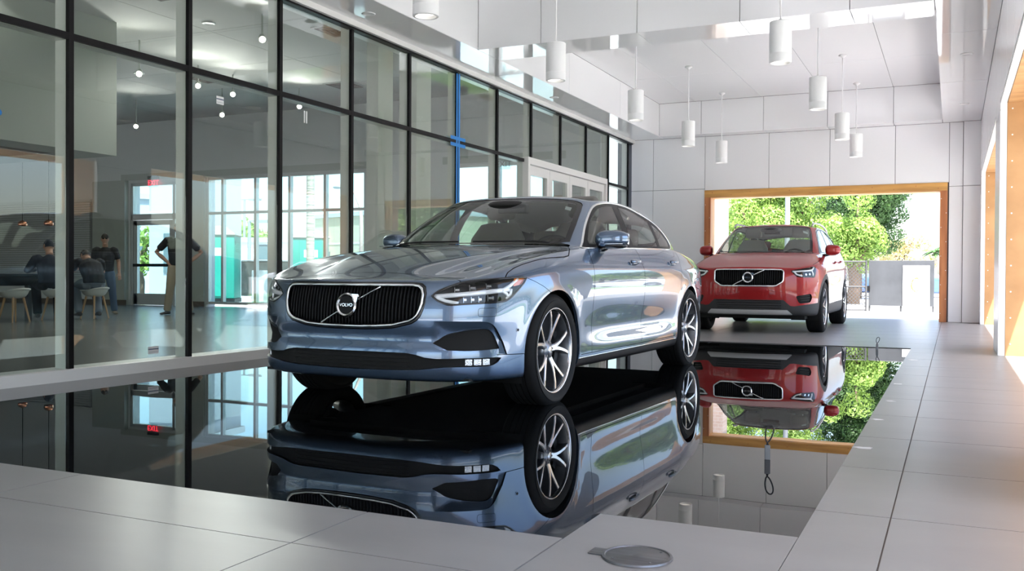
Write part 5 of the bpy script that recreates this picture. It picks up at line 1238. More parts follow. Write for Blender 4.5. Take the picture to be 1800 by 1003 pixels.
def suv():
    car = empty('suv', (-2.53, 12.95, 0), .003); tag(car, 'red compact SUV parked on the tiles before the timber portal', 'car')
    G, Nn = base_surface(X40, 7, 5); bv = make_caster(G); s = Soup(G, Nn); AR = .385; WZ = .36; WY = (.86, 3.562)
    for cy_ in WY: s.cut(circle(cy_, WZ, AR), (1, 2), 'hole', lambda x, y, z: x > .5 and z < .9)
    for cy_ in WY: s.cut(circle(cy_, WZ+.01, AR+.065, 32), (1, 2), 'clad', lambda x, y, z: x > .6 and z < .95)
    s.cut([(.9, .0), (3.6, .0), (3.6, .43), (3.1, .415), (1.2, .395), (.9, .40)], (1, 2), 'clad', lambda x, y, z: x > .5)
    s.cut([(3.6, .0), (4.6, .0), (4.6, .50), (3.6, .46)], (1, 2), 'clad')
    SK = [(-.1, .326), (.512, .327), (.572, .272), (.566, .262), (-.1, .262)]; s.cut(SK, (0, 2), 'skid', _front)
    s.cut([(-.1, .462), (.466, .463), (.55, .385), (.60, .378), (.80, .41), (.96, .445), (.96, .0), (-.1, .0)], (0, 2), 'clad', lambda x, y, z: y < .9)
    GR = [(-.1, .872), (.30, .872), (.435, .868), (.462, .850), (.462, .735), (.452, .705), (.375, .655), (.34, .648), (-.1, .648)]
    s.cut(GR, (0, 2), 'grille', _front); GRF = GR[1:-1]+[(-x, z) for x, z in GR[1:-1][::-1]]
    HL = round_poly([(.425, .855), (.46, .868), (.80, .918), (.845, .915), (.835, .865), (.79, .775), (.755, .765), (.515, .768), (.47, .79)], .02, 3)
    s.cut(HL, (3, 2), 'lamp', lambda x, y, z: y < .75 and x > .3)
    FO = round_poly([(.475, .508), (.50, .522), (.68, .548), (.705, .535), (.72, .49), (.69, .435), (.66, .428), (.54, .417), (.51, .43)], .015, 3)
    s.cut(FO, (3, 2), 'intake', lambda x, y, z: y < .7)
    top = lambda x, y, z: z > .85
    s.seam([(-.02, .15), (.25, .152), (.45, .168), (.56, .19), (.66, .23)], .006, (0, 1), top)
    s.seam([(.80, .40), (.815, .50), (.828, .65), (.832, .85), (.828, 1.02), (.80, 1.12), (.72, 1.20), (.70, 1.245)], .006, (0, 1), top)
    s.cut([(-.02, 1.03), (.33, 1.05), (.56, 1.10), (.69, 1.18), (.70, 1.27), (.63, 1.20), (.56, 1.163), (.46, 1.133), (.33, 1.113), (.17, 1.098), (-.02, 1.092)], (0, 1), 'cowl', top)
    s.cut([(-.02, 1.092), (.17, 1.098), (.33, 1.113), (.46, 1.133), (.56, 1.163), (.63, 1.20), (.685, 1.27), (.655, 1.50), (.605, 1.78), (.575, 1.90), (.55, 1.925), (.50, 1.905), (.38, 1.885), (.2, 1.87), (-.02, 1.868)], (0, 1), 'screen_edge', lambda x, y, z: z > 1.05)
    s.cut([(-.02, 1.115), (.17, 1.12), (.33, 1.135), (.45, 1.152), (.54, 1.18), (.60, 1.215), (.645, 1.29), (.618, 1.50), (.572, 1.76), (.545, 1.86), (.52, 1.868), (.48, 1.85), (.38, 1.832), (.2, 1.82), (-.02, 1.817)], (0, 1), 'screen', None, ('screen_edge',))
    DLO = [(1.42, 1.122), (1.60, 1.235), (1.80, 1.365), (1.98, 1.462), (2.10, 1.500), (2.25, 1.517), (2.6, 1.523), (3.0, 1.516), (3.35, 1.495), (3.62, 1.440), (3.66, 1.40), (3.60, 1.26), (3.56, 1.215), (3.3, 1.185), (2.9, 1.158), (2.4, 1.138), (1.9, 1.128)]
    s.cut(DLO, (1, 2), 'dlo', _side, nrm=lambda a, b, c: a > .25)
    for p, nm in (([(1.62, 1.145), (1.66, 1.24), (1.82, 1.345), (1.99, 1.438), (2.12, 1.478), (2.26, 1.493), (2.38, 1.497), (2.36, 1.153), (1.9, 1.146)], 'front_glass'), ([(2.47, 1.158), (2.48, 1.499), (2.8, 1.499), (3.12, 1.487), (3.18, 1.46), (3.16, 1.195), (2.9, 1.176)], 'rear_glass'), ([(3.27, 1.205), (3.29, 1.468), (3.37, 1.465), (3.56, 1.42), (3.60, 1.385), (3.55, 1.255), (3.5, 1.225)], 'quarter_glass')):
        s.cut(p, (1, 2), nm, _side, ('dlo',))
    sd = lambda x, y, z: x > .6
    s.seam([(1.42, 1.115), (1.36, 1.0), (1.34, .85), (1.33, .42)], .006, (1, 2), sd); s.seam([(2.43, 1.145), (2.42, .9), (2.42, .42)], .006, (1, 2), sd)
    s.seam([(3.35, 1.19), (3.24, .95), (3.16, .75), (3.10, .55), (3.12, .42)], .006, (1, 2), sd)
    s.seam([(.56, .90), (.64, .86), (.70, .775)], .004, (1, 2), sd)
    s.cut([(4.05, 1.40), (4.30, 1.40), (4.42, 1.05), (4.42, .90), (4.20, .90), (4.20, 1.05)], (1, 2), 'tail_lamp', lambda x, y, z: x > .4 and y > 3.9)
    s.cut([(-.02, 4.09), (.35, 4.09), (.50, 4.10), (.55, 4.16), (.45, 4.21), (.25, 4.25), (-.02, 4.26)], (0, 1), 'rear_screen', lambda x, y, z: z > 1.15)
    for g in s.pieces('paint'):
        n = len(g); P = [s.p[s.f[k][0]] for k in g]; y = sum(p[1] for p in P)/n; z = sum(p[2] for p in P)/n; both = min(p[0] for p in P) < .01
        if both: nm = 'bonnet' if y < 1.1 and z > .86 else 'front_bumper' if y < .8 else 'roof' if z > 1.3 else 'tailgate'
        elif y < 1.3: nm = 'front_wing'
        elif y < 2.42 and z < 1.2: nm = 'front_door'
        elif y < 3.2 and z < 1.2: nm = 'rear_door'
        else: nm = 'rear_quarter'
        if both: s.mesh(g, nm, 'red', car, both=True)
        else:
            for mi in (False, True): s.mesh(g, nm, 'red', car, mirror=mi)
    s.mesh(tagged(s, 'paint', 'gap', 'intake', 'clad', 'cowl'), 'inner_shell', 'matte', car, off=.02, both=True)
    s.mesh(tagged(s, 'clad'), 'lower_cladding', 'cladding', car, both=True); s.mesh(tagged(s, 'skid'), 'skid_plate', 'skid', car, off=-.004, both=True)
    s.mesh(tagged(s, 'cowl'), 'cowl', 'dark', car, off=.01, both=True)
    m = MB()
    for z in (.352, .385, .42, .45):
        P, N = cast(bv, [(x, z) for x in np.linspace(-.44, .44, 31)], 'front'); m = MB(); m.tube([(p.x, p.y-.003, p.z) for p in P], 0, 8, False, (.005, .006), [(0, -1, 0)]*len(P)); m.build('slot_blade', 'dark', car)
    for mi in (False, True):
        sg = -1 if mi else 1
        lens = s.mesh(tagged(s, 'lamp'), 'headlight', 'clear', car, mirror=mi); s.mesh(tagged(s, 'lamp'), 'lamp_housing', 'lampblack', lens, off=.05, mirror=mi); m = MB(); skirt(bv, m, HL, 'diag', 0, .05, sg=sg); m.build('lamp_bezel', 'gloss', lens)
        m = MB()
        for bar in ([(.45, .845), (.60, .855), (.72, .862), (.77, .866)], [(.75, .864), (.80, .89), (.825, .905)], [(.75, .864), (.775, .82), (.765, .79)], [(.47, .84), (.50, .805), (.57, .785)]):
            P, N = cast(bv, resample(bar, .015, False), 'diag'); m.tube([((p.x-n.x*.018)*sg, p.y-n.y*.018, p.z) for p, n in zip(P, N)], 0, 8, False, (.012, .006), [(n.x*sg, n.y, n.z) for n in N])
        m.build('light_bar', 'drl', lens)
        for u, z in ((.56, .80), (.64, .805), (.71, .81)):
            P, N = cast(bv, [(u, z)], 'diag'); p, n = P[0], N[0]; m = MB(); c = Vector((p.x-n.x*.035, p.y-n.y*.035, p.z)); c.x *= sg; nn = Vector((n.x*sg, n.y, n.z)); m.cyl(c-nn*.01, c+nn*.008, .024, .02, 16); m.m = 1; m.cyl(c+nn*.008, c+nn*.01, .013, n=12); m.build('lamp_module', ['gloss', 'lampled'], lens)
        it = s.mesh(tagged(s, 'intake'), 'fog_recess', 'dark', car, off=.04, mirror=mi); m = MB(); skirt(bv, m, FO, 'diag', 0, .042, sg=sg); m.build('recess_wall', 'dark', it)
        for z in (.455, .49, .52):
            P, N = cast(bv, resample([(.53, z-.005), (.69, z+.008)], .02, False), 'diag'); m = MB(); m.tube([((p.x-n.x*.022)*sg, p.y-n.y*.022, p.z) for p, n in zip(P, N)], 0, 8, False, (.006, .01), [(n.x*sg, n.y, n.z) for n in N]); m.build('recess_blade', 'cladding', it)
        s.mesh(tagged(s, 'tail_lamp'), 'tail_lamp', 'redlens', car, mirror=mi)
        dl = s.mesh(tagged(s, 'dlo'), 'window_surround', 'pillar', car, off=.002, mirror=mi)
        for nm in ('front_glass', 'rear_glass', 'quarter_glass'): s.mesh(tagged(s, nm), nm, 'cglass', dl, off=.004, mirror=mi)
        # roof rail
        m = MB(); m.tube([(.585*sg, 1.98, 1.548), (.59*sg, 2.06, 1.585), (.595*sg, 2.18, 1.60), (.60*sg, 2.7, 1.612), (.595*sg, 3.3, 1.598), (.585*sg, 3.75, 1.555), (.58*sg, 3.86, 1.52)], 0, 10, False, (.017, .014), [(0, 0, 1)]*7); m.build('roof_rail', 'skid', car)
        me = empty('door_mirror', (.935*sg, 1.55, 1.172), 0, car); bm = ico(1, 4)
        for v in bm.verts:
            x, y, z = v.co; x = math.copysign(abs(x)**.7, x); z = math.copysign(abs(z)**.75, z); y = math.copysign(abs(y)**.75, y); v.co = Vector(((x*.105+.008*y)*sg, y*.085*(1-.2*x), z*.078*(1-.1*x)))
        m = MB(); m.bm(bm, None, True); m.build('mirror_shell', 'red', me); m = MB(); m.box(-.085, .085, .065, .087, -.058, .058, bev=.014); m.build('mirror_glass', 'mirglass', me)
        m = MB(); m.tube([(-.05*sg, 0, -.06), (-.10*sg, .01, -.075), (-.15*sg, .03, -.085)], 0, 12, False, (.05, .022), [(0, 0, 1)]*3); m.build('mirror_foot', 'gloss', me)
        for yy, zz in ((2.20, 1.0), (2.98, 1.02)):
            P, N = cast(bv, [(yy-.1+.02*i, zz) for i in range(11)], 'side'); h = empty('door_handle', (0, 0, 0), 0, car); m = MB(); m.tube([((p.x+.012+.022*sin(pi*i/10)**.6)*sg, p.y, p.z) for i, p in enumerate(P)], 0, 10, False, (.014, .009), [(sg, 0, 0)]*len(P)); m.build('grip', 'red', h)
    wsx = s.mesh(tagged(s, 'screen'), 'windscreen', 'cglass', car, off=.003, both=True); s.mesh(tagged(s, 'screen_edge'), 'screen_border', 'frit', wsx, off=.003, both=True); s.mesh(tagged(s, 'rear_screen'), 'rear_screen', 'cglass', car, off=.003, both=True)
    gr = empty('grille', (0, 0, 0), 0, car); s.mesh(tagged(s, 'grille'), 'back_plate', 'matte', gr, off=.06, both=True)
    trim(bv, 'grille_frame', GRF, 'front', 'chrome', gr, .011, .009, .002, mirror=False); m = MB(); skirt(bv, m, GRF, 'front', -.002, .06); m.build('grille_wall', 'gloss', gr)
    m = MB(); k = -.435
    while k < .44:
        zz = [z for z in [.645+.005*i for i in range(48)] if inside(GRF, k, z)]
        if len(zz) > 3: P, N = cast(bv, [(k, min(zz)+.004+(max(zz)-min(zz)-.008)*i/6) for i in range(7)], 'front'); m.tube([(p.x, p.y+.024, p.z) for p in P], 0, 6, False, (.007, .014), [(0, -1, 0)]*len(P))
        k += .029
    m.build('grille_bars', 'bars', gr)
    P, N = cast(bv, resample([(-.21, .655), (0, .762), (.215, .866)], .02, False), 'front'); m = MB(); m.tube([(p.x, p.y-.002, p.z) for p in P], 0, 8, False, (.007, .005), [(0, -1, 0)]*len(P)); m.build('diagonal_bar', 'chrome', gr)
    emblem(gr, (0, P[len(P)//2].y-.008, .763), 0, .075, 'VOLVO')
    for cy_ in WY: side_walls(bv, car, cy_, WZ, AR, 'cladding')
    m = MB(); m.box(-.72, .72, .25, 4.2, .20, .26); m.build('underbody', 'matte', car)
    for cy_ in WY:
        for sg in (1, -1): wheel(car, .80*sg, cy_, WZ, .36, .235, .250, sg, 5, ('rimface', 'rimdark'))
    m = MB(); m.tube([(-.70, 1.50, 1.0), (0, 1.48, 1.02), (.70, 1.50, 1.0)], 0, 16, False, (.2, .08), [(0, 0, 1)]*3); m.box(-.7, .7, 1.3, 1.6, .5, 1.0); m.build('dashboard', 'dash', car)
    sw = empty('steering_wheel', (.36, 1.70, 1.02), 0, car); sw.rotation_euler = (RAD(-24), 0, 0); T = Matrix.Rotation(pi/2, 4, 'X'); m = MB(); m.lathe([(.185+.016*cos(t), .016*sin(t)) for t in [2*pi*i/12 for i in range(12)]], 32, T, closed=True); m.build('rim', 'dash', sw); m = MB(); m.lathe([(.001, .03), (.06, .025), (.07, 0), (.001, 0)], 24, T); m.build('hub', 'dash', sw); m = MB(); m.box(-.18, .18, -.012, .008, -.025, .02); m.build('spokes', 'dash', sw)
    for x in (-.36, .36): seat(car, x, 2.12, .42, 'seatw', .52)
    e = empty('rear_bench', (0, 3.05, .44), 0, car); m = MB(); m.box(-.62, .62, -.5, .05, .14, .30, bev=.05); m.build('cushion', 'seatw', e); m = MB(); m.box(-.60, .60, .05, .2, .25, .75, bev=.05); m.build('backrest', 'seatw', e)
    m = MB(); m.box(-.68, .68, 1.4, 4.0, .26, .31); m.build('carpet', 'carpet', car)
    s.mesh([k for k in tagged(s, 'paint') if min(s.p[v][2] for v in s.f[k]) > 1.45], 'headliner', 'liner', car, off=.03, both=True)
    m = MB(); m.box(-.12, .12, 1.92, 1.98, 1.43, 1.50, bev=.012); m.build('rear_view_mirror', 'dash', car)
    m = MB(); m.bm(ico(1, 3, (.17, .12, .04)), Matrix.Translation((0, 1.84, 1.485)), True); m.build('sensor_pod', 'dash', car)
    P, N = cast(bv, [(.48, 1.76), (.55, 1.76), (.565, 1.69), (.495, 1.69)], 'top'); m = MB(); m.add([p-n*.008 for p, n in zip(P, N)], [(0, 1, 2, 3)]); m.add([p-n*.010 for p, n in zip(P, N)], [(0, 1, 2, 3)]); m.build('window_label', 'label', car)
    trim(bv, 'window_chrome', DLO, 'side', 'gloss', car, .008, .004)
    return car
red_car = suv()
# ------------------------------------------------------------------ outdoors
M['asphalt'] = mat('asphalt', (.33, .33, .33), .85, var=((.5, .5, .5), .08, 5)); M['walk'] = mat('concrete_walk', (.58, .575, .57), .8, var=((1, 1, 1), .06, 5)); M['lawn'] = mat('lawn', (.10, .19, .035), .9, var=((3, 3, 3), .3, 4))
m = MB(); m.box(-150, 150, -120, 200, -.6, -.11); struct(m.build('ground', 'asphalt'))
m = MB(); m.box(1.21, 5.2, -30, 25, -.11, -.03); struct(m.build('floor_walk', 'walk'))
m = MB(); m.box(-12, 1.21, 18.76, 26, -.11, -.02); struct(m.build('floor_apron', 'walk'))
m = MB(); m.box(-12, 1.21, -16, -6.21, -.11, -.02); struct(m.build('floor_forecourt', 'walk'))
m = MB(); m.box(5.2, 6.8, -30, 25, -.11, .0); m.box(1.4, 16, 25.2, 28.5, -.11, .0); tag(m.build('lawn_strip', 'lawn'), 'strip of green lawn along the street', 'lawn', kind='stuff')
def leaf_mat(name, a, b):
    m = mat(name, a, .55, var=((2.2, 2.2, 2.2), .2, 3, b)); p = m.node_tree.nodes['Principled BSDF']; n = m.node_tree.nodes; l = m.node_tree.links
    t = n.new('ShaderNodeBsdfTranslucent'); mx = n.new('ShaderNodeMixShader'); mx.inputs[0].default_value = .3; o = n['Material Output']
    src = p.inputs['Base Color'].links[0].from_socket; l.new(src, t.inputs[0]); l.new(p.outputs[0], mx.inputs[1]); l.new(t.outputs[0], mx.inputs[2]); l.new(mx.outputs[0], o.inputs[0]); return m
M['leafb'] = leaf_mat('bright_leaf', (.27, .39, .08), (.13, .23, .04)); M['leafd'] = leaf_mat('dark_leaf', (.055, .12, .028), (.03, .07, .018)); M['leafo'] = leaf_mat('dry_leaf', (.42, .33, .16), (.25, .28, .10))
M['bark'] = mat('bark', (.16, .11, .075), .9, bump=((8, 8, 2), .6, .03)); M['palm_bark'] = mat('palm_bark', (.34, .29, .24), .9, bump=((1, 1, 14), .7, .04))
def crown(blobs, leaf, nper, key, parent, name='crown'):
    vs = []; fs = []; rnd = random.random
    for (x, y, z, r) in blobs:
        k = int(nper*r*r)
        for _ in range(k):
            d = Vector((random.gauss(0, 1), random.gauss(0, 1), random.gauss(0, 1))).normalized(); rr = r*(.72+.3*rnd())
            p = Vector((x, y, z))+Vector((d.x, d.y, d.z*.85))*rr; n = (d+Vector((rnd()-.5, rnd()-.5, rnd()-.5))*1.3).normalized(); a = n.orthogonal().normalized(); b = n.cross(a); t = rnd()*6.28; a, b = a*cos(t)+b*sin(t), b*cos(t)-a*sin(t); s = leaf*(.6+.8*rnd()); o = len(vs)
            vs += [p-a*s, p-a*s*.2+b*s*.55, p+a*s, p-a*s*.2-b*s*.55]; fs.append((o, o+1, o+2, o+3))
    m = MB(); m.add(vs, fs); me = bpy.data.meshes.new(name); me.from_pydata([tuple(v) for v in vs], [], fs); me.materials.append(M[key]); o = bpy.data.objects.new(name, me); C.objects.link(o); o.parent = parent; return o
def tree(name, loc, h, blobs, leaf, nper, key, label, cat='tree', group=None, tr=.22):
    e = empty(name, loc); tag(e, label, cat, group); cz = max(.6, min(b[2] for b in blobs))
    m = MB(); m.tube([(0, 0, -.1), (.05, .03, cz*.5), (-.05, 0, cz), (0, .05, cz+.6)], [tr, tr*.8, tr*.65, tr*.3], 10)
    for b in blobs[::3]: m.tube([(0, 0, cz*.7), (b[0]*.5, b[1]*.5, (cz+b[2])*.5), (b[0]*.85, b[1]*.85, b[2])], [tr*.5, tr*.3, tr*.1], 6)
    m.build('trunk', 'bark', e); crown(blobs, leaf, nper, key, e); return e
def ball(cx_, cy_, cz_, rx, ry, rz, n, r0, r1, flat=-.5):
    out = []
    while len(out) < n:
        d = Vector((random.gauss(0, 1), random.gauss(0, 1), random.gauss(0, 1))).normalized(); k = random.random()**.4
        if d.z < flat: continue
        out.append((cx_+d.x*rx*k, cy_+d.y*ry*k, cz_+d.z*rz*k, random.uniform(r0, r1)))
    return out
# big tree beyond the far portal: a bright crown in front of a darker one
random.seed(11)
tree('leafy_tree', (-6.4, 35.2, 0), 6, ball(0, 0, 3.5, 2.7, 1.7, 2.4, 60, .5, .85, -.98), .05, 2000, 'leafb', 'big bright green leafy tree beyond the far portal, behind the red SUV', group=None)
tree('leafy_tree', (-3.55, 40.4, 0), 6, ball(0, 0, 4.1, 2.15, 1.4, 2.7, 52, .5, .9, -.98), .055, 1800, 'leafd', 'dark green dense tree beyond the far portal, right of the bright one')
tree('leafy_tree', (-2.95, 32.4, 0), 6, ball(0, 0, 2.3, .85, .5, 1.25, 20, .35, .55, -.98), .05, 2000, 'leafb', 'lower bright green boughs in front of the dark tree beyond the far portal')
tree('shrub_tree', (-2.9, 59.4, 0), 3, ball(0, 0, 2.1, 1.9, 1.5, 1.2, 22, .35, .6), .09, 300, 'leafo', 'thin dry tree of yellow and rust leaves behind the fence')
# light pole, brick pier, fence, banner beyond the far portal
M['galv'] = mat('galvanised', (.26, .27, .28), .5, .3)
e = empty('light_pole', (-4.8, 30.9, -.11)); tag(e, 'grey metal light pole standing before the bright green tree', 'pole')
m = MB(); m.cyl((0, 0, 0), (0, 0, 7), .085, .07, n=16); m.build('shaft', 'galv', e); m = MB(); m.cyl((0, 0, 0), (0, 0, .5), .2, n=20); m.build('footing', 'walk', e); m = MB(); m.box(-.6, .6, -.15, .15, 7, 7.12); m.build('lamp_head', 'galv', e)
M['palebrick'] = bpy.data.materials.new('pale_brick'); M['palebrick'].use_nodes = True
_n = M['palebrick'].node_tree; _b = _n.nodes.new('ShaderNodeTexBrick'); _b.inputs['Color1'].default_value = (.36, .27, .23, 1); _b.inputs['Color2'].default_value = (.31, .22, .18, 1); _b.inputs['Mortar'].default_value = (.36, .33, .30, 1); _b.inputs['Scale'].default_value = 3.2
_t = _n.nodes.new('ShaderNodeTexCoord'); _mp = _n.nodes.new('ShaderNodeMapping'); _mp.inputs['Rotation'].default_value = (pi/2, 0, 0); _n.links.new(_t.outputs['Object'], _mp.inputs[0]); _n.links.new(_mp.outputs[0], _b.inputs['Vector']); _n.links.new(_b.outputs[0], _n.nodes['Principled BSDF'].inputs['Base Color'])
m = MB(); m.box(-7.2, -5.05, 22.9, 23.4, -.11, 3.2); m.box(-7.25, -5.0, 22.85, 23.45, 3.2, 3.32); tag(m.build('brick_pier', 'palebrick'), 'pale brick wall end at the left edge of the far portal', 'wall')
def wire_mesh(x0, x1, y0, y1, z0, z1, step=.085, r=.0065):
    m = MB(); L = math.hypot(x1-x0, y1-y0); H = z1-z0; ux, uy = (x1-x0)/L, (y1-y0)/L
    k = -H
    while k < L:
        for s in (0, 1):
            a0, a1 = max(0, k), min(L, k+H)
            if a1-a0 > .02:
                h0, h1 = (a0-k, a1-k)
                if s: h0, h1 = H-h0, H-h1
                m.cyl((x0+ux*a0, y0+uy*a0, z0+h0), (x0+ux*a1, y0+uy*a1, z0+h1), r, n=4, cap=False)
        k += step
    return m
M['wire'] = mat('fence_wire', (.05, .05, .05), .6); M['screen'] = mat('windscreen', (.055, .058, .062), .85, var=((2, 2, 2), .15, 4)); M['banner'] = mat('white_banner', (.80, .80, .80), .6); M['rust'] = mat('orange_brush', (.62, .25, .06), .6)
e = empty('chain_link_fence', (-3.6, 23.0, -.11)); tag(e, 'chain link fence panel beside the dark windscreen gate', 'fence')
w0 = wire_mesh(0, 1.76, 0, .43, .12, 1.22); w0.build('wire_netting', 'wire', e)
for t in (0, .5, 1): m = MB(); m.cyl((1.76*t, .43*t, 0), (1.76*t, .43*t, 1.28), .025, n=10); m.build('post', 'wire', e)
for z in (.12, .66, 1.25): m = MB(); m.cyl((0, 0, z), (1.76, .43, z), .018, n=8); m.build('rail', 'wire', e)
e = empty('windscreen_gate', (-1.79, 23.52, -.11)); tag(e, 'fence gate covered with dark grey windscreen cloth', 'gate')
m = MB(); m.box(0, 1.40, -.008, .008, .22, 1.26); m.build('cloth', 'screen', e)
for x in (.02, .7, 1.38): m = MB(); m.cyl((x, 0.03, .05), (x, .03, 1.27), .022, n=10); m.build('post', 'wire', e)
m = MB(); m.cyl((0, .03, 1.26), (1.4, .03, 1.26), .016, n=8); m.build('rail', 'wire', e); m = MB(); m.box(-.03, .03, -.03, .03, .55, .68); m.build('latch', 'dark', e)
e = empty('banner', (-.765, 23.495, .08)); tag(e, 'white banner with an orange brushed ring hung on the windscreen gate', 'banner')
m = MB(); m.box(-.285, .285, -.004, .004, 0, .97); m.build('sheet', 'banner', e); m = MB()
for k in range(5):
    ph = random.uniform(0, 6); sq = random.uniform(.82, 1.1); m.tube([((.105+.012*k*sq)*cos(t)*.9+.015*k-.02, -.0065, .52+(.135+.010*k)*sin(t)) for t in [ph+.22*i for i in range(17+2*k)]], .006, 6, flat=(.007, .0012), normals=[(0, -1, 0)]*(17+2*k))
m.build('brush_ring', 'rust', e)
# distant car
M['farcar'] = mat('far_car_paint', (.62, .64, .68), .3, coat=1); M['farblue'] = mat('far_car_blue', (.08, .16, .42), .3, coat=1)
# porta potties, fence, trees, poles, buildings behind the showroom
M['teal'] = mat('teal_plastic', (.012, .20, .155), .5); M['potroof'] = mat('pale_roof', (.16, .17, .15), .5)
def potty(x, y, rz, lab):
    e = empty('portable_toilet', (x, y, -.11), rz); tag(e, lab, 'portable toilet', 'teal portable toilets behind the showroom')
    m = MB(); m.box(-.58, .58, -.58, .58, .12, 2.05, bev=.03); m.build('cabin', 'teal', e); m = MB(); m.box(-.6, .6, -.6, .6, 0, .12); m.build('skid', 'dark', e)
    m = MB(); m.lathe([(.001, 2.36), (.35, 2.34), (.80, 2.12), (.87, 2.06), (.84, 2.03), (.001, 2.03)], 4, Matrix.Rotation(pi/4, 4, 'Z'), smooth=False); m.build('roof', 'potroof', e)
    d = MB(); d.box(-.36, .36, -.60, -.578, .2, 1.95); d = d.build('door', mat('teal_door', (.014, .23, .18), .5), e); t = text('TOILET', .01, 'banner', d); t.location = (0, -.601, 5); bpy.data.objects.remove(t)
    m = MB(); m.box(-.22, .22, -.604, -.6, 1.42, 1.66); m.build('sign_plate', 'banner', d)
    for s in (-1, 1):
        for k in range(5): m = MB(); m.box(s*.578 if s > 0 else -.592, .592 if s > 0 else -.578, -.42, .42, 1.55+.07*k, 1.58+.07*k); m.build('vent_louvre', 'teal', e)
potty(-20.5, 22.4, .55, 'teal portable toilet with pale roof, left one seen through the showroom windows'); potty(-19.2, 25.2, .75, 'teal portable toilet with pale roof and white sign, right one behind the hood')
e = empty('screened_fence', (-24.6, 27.2, -.11)); tag(e, 'dark screened chain link fence behind the portable toilets', 'fence')
m = MB(); dx, dy = 4.6, 1.95; T = Matrix.Rotation(math.atan2(dy, dx), 4, 'Z'); L = math.hypot(dx, dy); m.box(0, L, -.01, .01, .05, 1.35, T); m.build('screen_cloth', mat('fence_screen', (.035, .038, .036), .8, var=((4, 4, 4), .3, 3)), e)
for t in (0, .25, .5, .75, 1): m = MB(); m.cyl((dx*t, dy*t-.02, 0), (dx*t, dy*t-.02, 1.45), .03, n=8); m.build('post', 'galv', e)
m = MB(); m.cyl((0, -.02, 1.38), (dx, dy-.02, 1.38), .02, n=8); m.build('rail', 'galv', e)
e = empty('utility_cabinet', (-17.9, 21.4, -.11)); tag(e, 'pale grey utility cabinet standing outside the showroom windows', 'cabinet')
m = MB(); m.box(-.24, .24, -.24, .24, .05, .98, bev=.02); m.build('body', 'galv', e); m = MB(); m.box(-.2, .2, -.25, -.24, .1, .7); m.build('door', 'alu', e); m = MB(); m.box(-.3, .3, -.3, .3, 0, .05); m.build('plinth', 'walk', e); m = MB(); m.tube([(-.25, 0, .55), (-.34, 0, .6), (-.34, 0, .9), (-.25, 0, .98)], .03, 8); m.build('pipe', 'galv', e)
M['bld'] = mat('pale_building', (.33, .37, .41), .8); M['cream'] = mat('cream_building', (.36, .345, .25), .8); M['bshade'] = mat('building_glass', (.10, .14, .16), .1)
def house(name, loc, rz, w_, d_, h, key, lab, wins=3):
    e = empty(name, loc, rz); tag(e, lab, 'building'); m = MB(); m.box(-w_/2, w_/2, 0, d_, 0, h); m.build('wall', key, e)
    m = MB(); m.box(-w_/2-.1, w_/2+.1, -.1, d_+.1, h, h+.22); m.build('parapet', 'bld', e)
    for i in range(wins): x = -w_/2+w_*(i+.5)/wins; f = MB(); f.box(x-.5, x+.5, -.03, 0, .9, 2.2); f.build('window', 'bshade', e)
    m = MB(); m.box(-w_/2, w_/2, -.02, 0, h*.62, h*.62+.1); m.build('string_course', 'alu', e)
house('white_building', (-23.2, 23.4, -.11), .1, 2.2, 2, 4.6, 'bld', 'white building corner seen through the left panes of the showroom window', 1)
house('gabled_building', (-31.2, 27.2, -.11), .75, 5.0, 4, 3.9, 'bld', 'white building with a sloped trim seen through the exit door', 2)
house('cream_building', (-30.5, 44.6, -.11), -.35, 9, 6, 4.2, 'cream', 'cream low building seen past the hood through the showroom windows', 4)
house('site_trailer', (-29.0, 33.6, -.11), .43, 3.6, 2.2, 2.3, 'white_paint', 'white site trailer behind the dark screened fence', 2)
random.seed(5)
tree('bush_tree', (-41, 47, 0), 4, ball(0, 0, 2.5, 2.6, 1.6, 1.2, 24, .5, .85), .16, 160, 'leafb', 'green bushy tree far behind the left portable toilet')
tree('bush_tree', (-36.6, 48.4, 0), 4, ball(0, 0, 2.0, 1.8, 1.3, .9, 16, .45, .7), .16, 160, 'leafb', 'small green tree far behind the right portable toilet')
tree('bush_tree', (-26.2, 24.6, 0), 4, ball(0, 0, 1.4, .75, .7, 1.2, 16, .3, .45), .10, 330, 'leafb', 'slim green tree seen through the glass exit door')
def lamp_post(x, y, h, arms, lab):
    e = empty('street_light', (x, y, -.11)); tag(e, lab, 'street light'); m = MB(); m.cyl((0, 0, 0), (0, 0, h), .09, .06, n=12); m.build('pole', 'galv', e)
    for s in arms: m = MB(); m.box(min(0, s*1.25), max(0, s*1.25), -.04, .04, h, h+.05); m.build('arm', 'galv', e); m = MB(); m.box(s*.75-.35, s*.75+.35, -.14, .14, h-.06, h+.05); m.build('lamp_head', 'galv', e)
lamp_post(-36.0, 41.4, 5.0, (-1, 1), 'two armed parking lot light far behind the showroom windows'); lamp_post(-26.0, 30.2, 3.0, (1,), 'shorter single armed light pole behind the site trailer')
lamp_post(-21.6, 19.2, 4.3, (-1,), 'light pole close behind the leftmost window pane')
e = empty('curved_street_light', (-22.8, 33.5, -.11)); tag(e, 'curved arm street light pole before the cream building', 'street light'); m = MB(); m.tube([(0, 0, 0), (0, 0, 3.3), (-.06, -.02, 3.8), (-.3, -.1, 4.35), (-.8, -.3, 4.6)], [.09, .08, .07, .05, .04], 10); m.build('pole', mat('rusty_pole', (.42, .30, .26), .6), e)
m = MB(); m.bm(ico(.16, 2, (1.6, .8, .5)), Matrix.Translation((-.95, -.35, 4.58)), True); m.build('lamp_head', 'galv', e)
